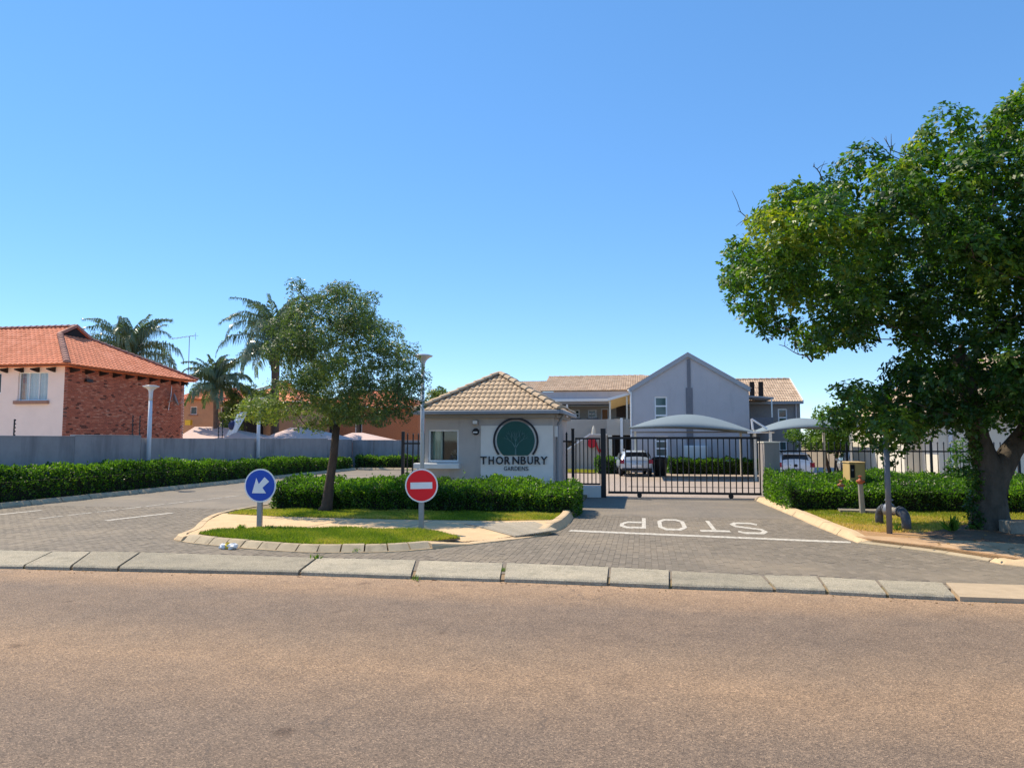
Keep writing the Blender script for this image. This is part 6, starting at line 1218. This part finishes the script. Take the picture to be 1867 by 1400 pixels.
# ================================================================== PLANTS
hedge('hedge', 'long clipped hedge along the grey boundary wall beside the left lane', [(-19.72, 13), (-19.7, 30), (-19.85, 47.3)], 1.25, lambda s: 1.24 - .0135 * s + .05 * math.sin(s * .55), np.random.default_rng(31), 700, .075, hvar=.09, slope=-.12)
hedge('hedge', 'far low hedge turning right before the end wall, behind the island tree', [(-19.6, 49.3), (-9.3, 49.5)], 1.1, .86, np.random.default_rng(32), 420, .09)
hedge('hedge', 'clipped hedge on the island behind the two round signs', [(-10.15, 20.35), (-6, 20.35), (-1.80, 20.5)], 2.35, lambda s: .81 - .04 * (s > 7), np.random.default_rng(33), 1500, .062, slope=.24)
hedge('hedge', 'broad bushy hedge on the right verge between driveway and big tree', [(3.95, 23.85), (13.6, 23.75)], 4.5, .86, np.random.default_rng(34), 1000, .066, slope=.34)
hedge('hedge', 'low clipped hedge along the foot of the gable wall', [(1.5, 45.6), (6.6, 45.3)], 1.0, .88, np.random.default_rng(35), 600, .085)
hedge('hedge', 'short clipped hedge left of the silver-blue hatchback', [(-2.75, 45.0), (-.9, 45.0)], 1.0, .92, np.random.default_rng(36), 600, .085)
lawn_ = [(-5.6, 45.5), (-2.9, 44.6), (-2.9, 48.5), (-5.8, 48.6)]
MB().prism(lawn_, -.05, .05).build('lawn_soil', M['earth'])['kind'] = 'structure'
link('courtyard_lawn', blades(lawn_, np.random.default_rng(9), 900, .10, .04, lambda x, y: .55 + 0 * x), L['grass'], kind='stuff')

def tree(name, label, base, poly_px, yp, D, trunk, clumps, sep, rr, nper, leaf, width, lm, bm, seed, tintf=None, yoff=0, whorl=6, droop=.15, keepmargin=.2, nlimb=60, group=None, lim0=.05):
    rng = np.random.default_rng(seed); poly = [AY(px, py, yp) for px, py in poly_px]; t = thing(name, label, 'tree', (0, 0, 0), 0, group)
    P = clump_centres(poly, D, rng, clumps, sep, yp + yoff); rad = rng.uniform(*rr, len(P))
    big = [(x, z) for x, z in poly]
    keep = lambda p: in_poly(big, p[:, 0], p[:, 2]) | (edge_dist(big, p[:, 0], p[:, 2]) < keepmargin * rng.random(len(p)) ** 2)
    link('crown', crown_leaves('crown', P, rad, rng, nper, leaf, width, whorl, .78, tintf, keep, droop), lm, t, kind='stuff')
    tops = trunk(t, rng)
    for (st, r0, sel) in tops:
        tg = [p for p in P if sel(p)]; idx = rng.permutation(len(tg))[:nlimb]; limbs(t, bm, st, r0, [tg[i] for i in idx], rng)
    return t, P
# --- island tree
def trunk_mid(t, rng):
    bx, by = G(592, 932, .10); tx, tz = AY(613, 778, 18.9)
    path = [(bx, by, .05), (bx + .06, by, .25), (bx + .13, by, .9), (bx + .22, by + .02, 1.6), (tx, 18.9, tz)]
    MB().tube(path, [.21, .155, .12, .108, .10], 12).build('trunk', M['bark2'], t, True); return [((tx, 18.9, tz), .10, lambda p: True)]
polym = [(450, 752), (470, 728), (505, 712), (530, 690), (508, 655), (506, 615), (525, 588), (548, 565), (540, 535), (560, 512), (582, 502), (612, 508), (632, 520), (640, 538), (650, 512), (676, 510), (684, 550), (712, 562), (714, 598), (728, 630), (746, 622), (758, 652), (765, 690), (762, 725), (752, 764), (734, 786), (705, 778), (665, 782), (640, 770), (610, 792), (575, 786), (540, 778), (500, 768), (470, 770)]
tm = lambda p: .30 * np.clip((-7.2 - p[:, 0]) / 1.5, -.3, 1) * np.clip((4.2 - p[:, 2]) / 1.6, -.2, 1) - .05
tree('tree', 'small-leaved tree with dark leaning trunk on the island hedge', None, polym, 18.9, 1.75, trunk_mid, 175, .34, (.27, .46), 1000, .060, .235, L['fine'], M['bark2'], 41, tm, nlimb=80, droop=.25, keepmargin=.10)
# --- big tree at the right
TX, TY_ = 7.2, 18.0
def trunk_big(t, rng):
    x1_, z1_ = AY(1805, 862, TY_); xl, zl = AY(1772, 735, 17.8); xr, zr = AY(1872, 785, 18.2); xl2, zl2 = AY(1745, 640, 17.6); xr2, zr2 = AY(1925, 650, 18.5)
    bx = AY(1806, 950, TY_)[0]
    MB().tube([(bx, TY_, 0), (bx, TY_, .12), (bx - .01, TY_, .35), (x1_ - .04, TY_, .8), (x1_, TY_, z1_ - .1), ((x1_ + xl) / 2 - .02, 17.95, (z1_ + zl) / 2), (xl, 17.8, zl), (xl2, 17.6, zl2)], [.52, .44, .37, .33, .31, .21, .18, .15], 16).build('trunk', M['bark'], t, True)
    MB().tube([(x1_ + .02, TY_, z1_ - .55), (x1_ + .13, TY_, z1_ - .1), ((x1_ + xr) / 2 + .04, 18.1, (z1_ + zr) / 2), (xr, 18.2, zr), (xr2, 18.5, zr2)], [.27, .26, .23, .20, .16], 14).build('stem', M['bark'], t, True)
    m_ = (xl2 + xr2) / 2
    return [((xl2, 17.6, zl2), .17, lambda p: p[0] < m_), ((xr2, 18.5, zr2), .18, lambda p: p[0] >= m_)]
polyb = [(1312, 522), (1322, 475), (1332, 440), (1345, 402), (1372, 392), (1400, 374), (1432, 352), (1470, 330), (1488, 312), (1530, 300), (1575, 292), (1632, 300), (1652, 262), (1668, 240), (1700, 244), (1745, 248), (1795, 240), (1815, 205), (1832, 188), (1858, 200), (1900, 215), (1980, 250), (2080, 310), (2170, 410), (2215, 520), (2200, 650), (2140, 760), (2050, 825), (1950, 850), (1880, 800), (1812, 770), (1790, 795), (1755, 806), (1725, 806), (1694, 788), (1668, 816), (1648, 806), (1628, 846), (1596, 838), (1574, 806), (1530, 790), (1508, 780), (1480, 765), (1515, 742), (1498, 712), (1540, 692), (1600, 700), (1655, 668), (1640, 642), (1565, 612), (1530, 640), (1508, 658), (1468, 645), (1446, 612), (1418, 606), (1378, 602), (1362, 570), (1335, 555)]
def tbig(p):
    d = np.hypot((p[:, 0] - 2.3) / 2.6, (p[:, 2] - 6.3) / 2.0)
    return .24 * np.clip(1.2 - d, 0, 1) + .12 * np.clip((p[:, 2] - 5.0) / 3.5, -.5, 1) + .05 * np.sin(p[:, 0] * 2.3 + p[:, 2] * 3)  # yellowing left side is leaf colour; height term puts sunlit tops into the colour
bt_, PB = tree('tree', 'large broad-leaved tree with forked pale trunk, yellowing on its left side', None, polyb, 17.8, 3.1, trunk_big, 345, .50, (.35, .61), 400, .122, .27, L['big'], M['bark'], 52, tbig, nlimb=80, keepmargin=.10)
rt_ = np.random.default_rng(77)
for (px, py, qx, qy) in ((1560, 330, 1583, 262), (1566, 325, 1540, 285), (1640, 330, 1612, 252), (1650, 330, 1618, 268), (1450, 380, 1432, 350), (1380, 420, 1345, 385), (1500, 330, 1485, 300), (1480, 660, 1420, 628)):
    a, b = AY(px, py, 17.5), AY(qx, qy, 17.4); p = limb_path((a[0], 17.5, a[1]), (b[0], 17.4, b[1]), rt_, .08, 5, .2); MB().tube(p, [.022, .018, .014, .011, .009, .006], 5).build('bare_twig', M['bark'], bt_, True)
    for k in (2, 3, 4): q_ = p[k] + Vector(rt_.normal(0, .16, 3)) + Vector((0, 0, .15)); MB().tube([tuple(p[k]), tuple(p[k].lerp(q_, .5) + Vector(rt_.normal(0, .02, 3))), tuple(q_)], [.010, .008, .005], 4).build('bare_twig', M['bark'], bt_, True)
# ivy on the left of the trunk, shrub behind the hedge
def bush(name, label, cat, centres, radii, seed, leaf, lm, nper=500, width=.3, base=(0, 0, 0), stem=True):
    rng = np.random.default_rng(seed); t = thing(name, label, cat, base); link('foliage', crown_leaves(name, np.array(centres, float) - np.array(base), radii, rng, nper, leaf, width, 5, 1.0), lm, t, kind='stuff')
    if stem:
        for k in range(3): c_ = Vector(centres[k % len(centres)]) - Vector(base); MB().tube([(rng.normal(0, .04), rng.normal(0, .04), .0), tuple(c_ * .5), tuple(c_)], [.02, .015, .008], 5).build('stem', M['bark2'], t)
    return t
iv = [(AY(1768, 960 - k * 22, 17.95)[0] + .03 * math.sin(k * 2), 17.7 + .05 * (k % 3), .1 + k * .25) for k in range(9)]
bush('climbing_ivy', 'dark climbing plant running up the left edge of the big tree trunk', 'climbing plant', iv, [.17] * 9, 61, .07, L['big'], 1500, .32, (iv[0][0], 17.75, .07))
x = AY(1748, 850, 24.5)[0]; bush('shrub', 'dark upright shrub behind the right hedge next to the big tree trunk', 'shrub', [(x, 24.5, 1.2), (x + .1, 24.6, 1.7), (x - .15, 24.4, .9)], [.38, .32, .4], 62, .10, L['big'], 500, .3, (x, 24.5, 0))
# tree behind the second carport
polys = [(1430, 800), (1442, 786), (1476, 782), (1482, 748), (1512, 736), (1560, 740), (1612, 752), (1620, 800), (1590, 828), (1548, 836), (1512, 822), (1478, 818), (1450, 822)]
def trunk_small(t, rng):
    out = []
    for (a, b) in (((1515, 875), (1502, 800)), ((1524, 875), (1532, 805))):
        p, q_ = AY(*a, 44.5), AY(*b, 44.5); MB().tube([(p[0], 44.5, 0), ((p[0] + q_[0]) / 2 - .1, 44.5, q_[1] / 2), (q_[0], 44.5, q_[1])], [.11, .09, .07], 8).build('trunk', M['bark2'], t, True); out.append(((q_[0], 44.5, q_[1]), .07, lambda p_: True))
    return out[:1]
tree('tree', 'small twin-stemmed tree with light green top behind the second carport', None, polys, 44.5, 1.8, trunk_small, 60, .5, (.42, .7), 200, .15, .28, L['lime'], M['bark2'], 63, lambda p: .25 * np.clip((p[:, 2] - 2.6) / 1.5, -1, 1), nlimb=25)
polyd = [(778, 735), (786, 715), (806, 708), (822, 722), (818, 745)]
def trunk_far(t, rng): x_, z_ = AY(800, 740, 82); MB().tube([(x_, 82, 0), (x_, 82, z_)], [.2, .12], 8).build('trunk', M['bark2'], t, True); return []
tree('tree', 'distant tree top peeping over the left slope of the gatehouse roof', None, polyd, 82, 1.5, trunk_far, 14, .8, (.6, 1.0), 60, .28, .3, L['fine'], M['bark2'], 64)
# --- palms
def frond_mesh(Lr, elev, droop, rng, nl=64, ll=.62):
    mb = MB(); n = 12; p = Vector((0, 0, 0)); a = elev; pts_ = [p.copy()]
    for i in range(n): p = p + Vector((math.cos(a), 0, math.sin(a))) * (Lr / n); a -= droop / n * (.5 + 1.2 * i / n); pts_.append(p.copy())
    mb.tube(pts_, [.035 * (1 - .8 * i / n) for i in range(n + 1)], 4); tint = [.75] * len(mb.f)
    for i in range(nl):
        u = .10 + .9 * i / nl; k = min(int(u * n), n - 1); q_ = pts_[k].lerp(pts_[k + 1], u * n - k); d = (pts_[k + 1] - pts_[k]).normalized(); l_ = ll * (math.sin(min(1, u * 1.1 + .12) * math.pi) ** .5 * .8 + .25)
        for sg_ in (-1, 1):
            side = Vector((0, sg_, 0)); o = (side * rng.uniform(.5, .9) + d * rng.uniform(.3, .7) + Vector((0, 0, rng.uniform(-.2, .35)))).normalized(); w_ = d.cross(o).normalized().cross(o) * .034; m_ = q_ + o * l_ * .5; e = q_ + o * l_ * .72 + Vector((0, 0, -l_ * rng.uniform(.45, .85)))
            mb.quadv(tuple(q_ - w_ * .6), tuple(q_ + w_ * .6), tuple(m_ + w_), tuple(m_ - w_)); mb.quadv(tuple(m_ - w_), tuple(m_ + w_), tuple(e + w_ * .2), tuple(e - w_ * .2)); v_ = rng.uniform(.2, .75); tint += [v_, v_]
    me = mb.mesh('frond'); tint_attr(me, (tint + [.5] * 9)[:len(me.polygons)]); me.materials.append(L['palm']); return me
def palm(label, px, py, y, Lr, nf, seed, tr, skirt=True, zb=0, ll=.62):
    rng = np.random.default_rng(seed); x_, z_ = AY(px, py, y); t = thing('palm_tree', label, 'palm tree', (x_, y, zb)); h = z_ - zb
    MB().tube([(.1, 0, 0), (.05, 0, h * .5), (0, 0, h - .5), (0, 0, h)], [tr * 1.15, tr, tr * 1.05, tr * .7], 12).build('trunk', M['palmbark'], t, True)
    ms = [frond_mesh(Lr * s, R(e), d, rng, ll=ll) for s, e, d in ((1, 78, 1.7), (1, 62, 2.1), (1.05, 48, 2.5), (1, 30, 2.2), (.9, 5, 1.5), (.85, 70, 1.0))]
    for i in range(nf):
        o = link('frond', ms[i % 6], None, t, loc=(0, 0, h), rot=(rng.normal(0, .12), rng.normal(0, .08), i * 2.39996 + rng.normal(0, .2)))
    if skirt:
        for k in range(9): a = k * .7 + rng.normal(0, .2); MB().tube([(tr * .8 * math.cos(a), tr * .8 * math.sin(a), h - .1), (tr * 1.7 * math.cos(a), tr * 1.7 * math.sin(a), h - .5), (tr * 1.4 * math.cos(a), tr * 1.4 * math.sin(a), h - rng.uniform(1.0, 1.9))], [.09, .07, .03], 5).build('dry_frond', M['palmbark'], t)
    return t
palm('tall palm with long arching fronds and dark skirt left of the island tree', 503, 632, 53.0, 5.6, 38, 71, .30, ll=1.1)
palm('shorter palm with a slim trunk just right of the brick house', 394, 708, 50.0, 3.5, 28, 72, .17, False, ll=.7)
palm('palm crown rising behind the terracotta roof of the brick house', 236, 655, 54.0, 5.4, 34, 73, .28, ll=1.15)
ts_ = lambda p: .2 * np.clip((p[:, 2] - 4) / 2, -1, 1)
def trunk_yard(t, rng): x_, z_ = AY(446, 760, 52.0); MB().tube([(x_, 52, 0), (x_ + .1, 52, z_ * .6), (x_, 52, z_)], [.16, .12, .08], 8).build('trunk', M['bark2'], t, True); return [((x_, 52, z_), .08, lambda p_: True)]
tree('tree', 'low dark green yard tree beneath the tall palm behind the boundary wall', None, [(408, 775), (415, 735), (432, 712), (455, 700), (482, 712), (500, 735), (505, 762), (480, 775), (470, 752), (455, 745), (440, 752), (428, 792)], 52.0, 1.3, trunk_yard, 55, .42, (.35, .6), 260, .16, .25, L['fine'], M['bark2'], 66, ts_, nlimb=20)
# --- weeds
def weed(label, x, y, z, h, n, seed):
    rng = np.random.default_rng(seed); t = thing('weed', label, 'weed', (x, y, z)); k = n; b = rng.normal(0, .03, (k, 3)) * [1, 1, 0]; d = unit(rng.normal(0, .45, (k, 3)) + [0, 0, 1.0]); Ls = h * rng.uniform(.5, 1.1, k)
    link('leaves', leaves_mesh('weed', b, d, rng.normal(size=(k, 3)), Ls, Ls * .09 + .003, np.clip(rng.normal(.45, .2, k), 0, 1)), L['lime'], t, kind='stuff'); return t
a = G(577, 1019); weed('small green weed in the kerb slab joint below the middle of the island', a[0], a[1], 0, .10, 26, 1)
a = G(650, 1007); weed('low weed at the foot of the island kerb stones', a[0], a[1], 0, .09, 30, 2)
a = G(1640, 968, .08); weed('small leafy weed between grey pole and iron pipe', a[0] - .05, a[1], .07, .22, 26, 3)
a = G(757, 1052); weed('thin weed at the street edge of the kerb slabs near the no-entry sign', a[0], a[1], -.04, .08, 24, 4)
a = G(920, 1040); weed('dry weed in the wide gap between two kerb slabs', a[0], a[1], -.03, .09, 30, 5)
a = G(1760, 968, .08); weed('leafy seedling beside the big tree trunk', a[0] - .25, a[1], .07, .35, 40, 6)
for (px, py, s_, lb_) in ((490, 966, 11, 'tall grass tuft on the island lawn just right of the blue sign pole'), (440, 964, 13, 'tall grass tuft on the island lawn just left of the blue sign pole')):
    a = G(px, py, .11); weed(lb_, a[0], a[1], .105, .13, 60, s_)['group'] = 'grass tufts by the blue sign'
bpy.context.view_layer.update()
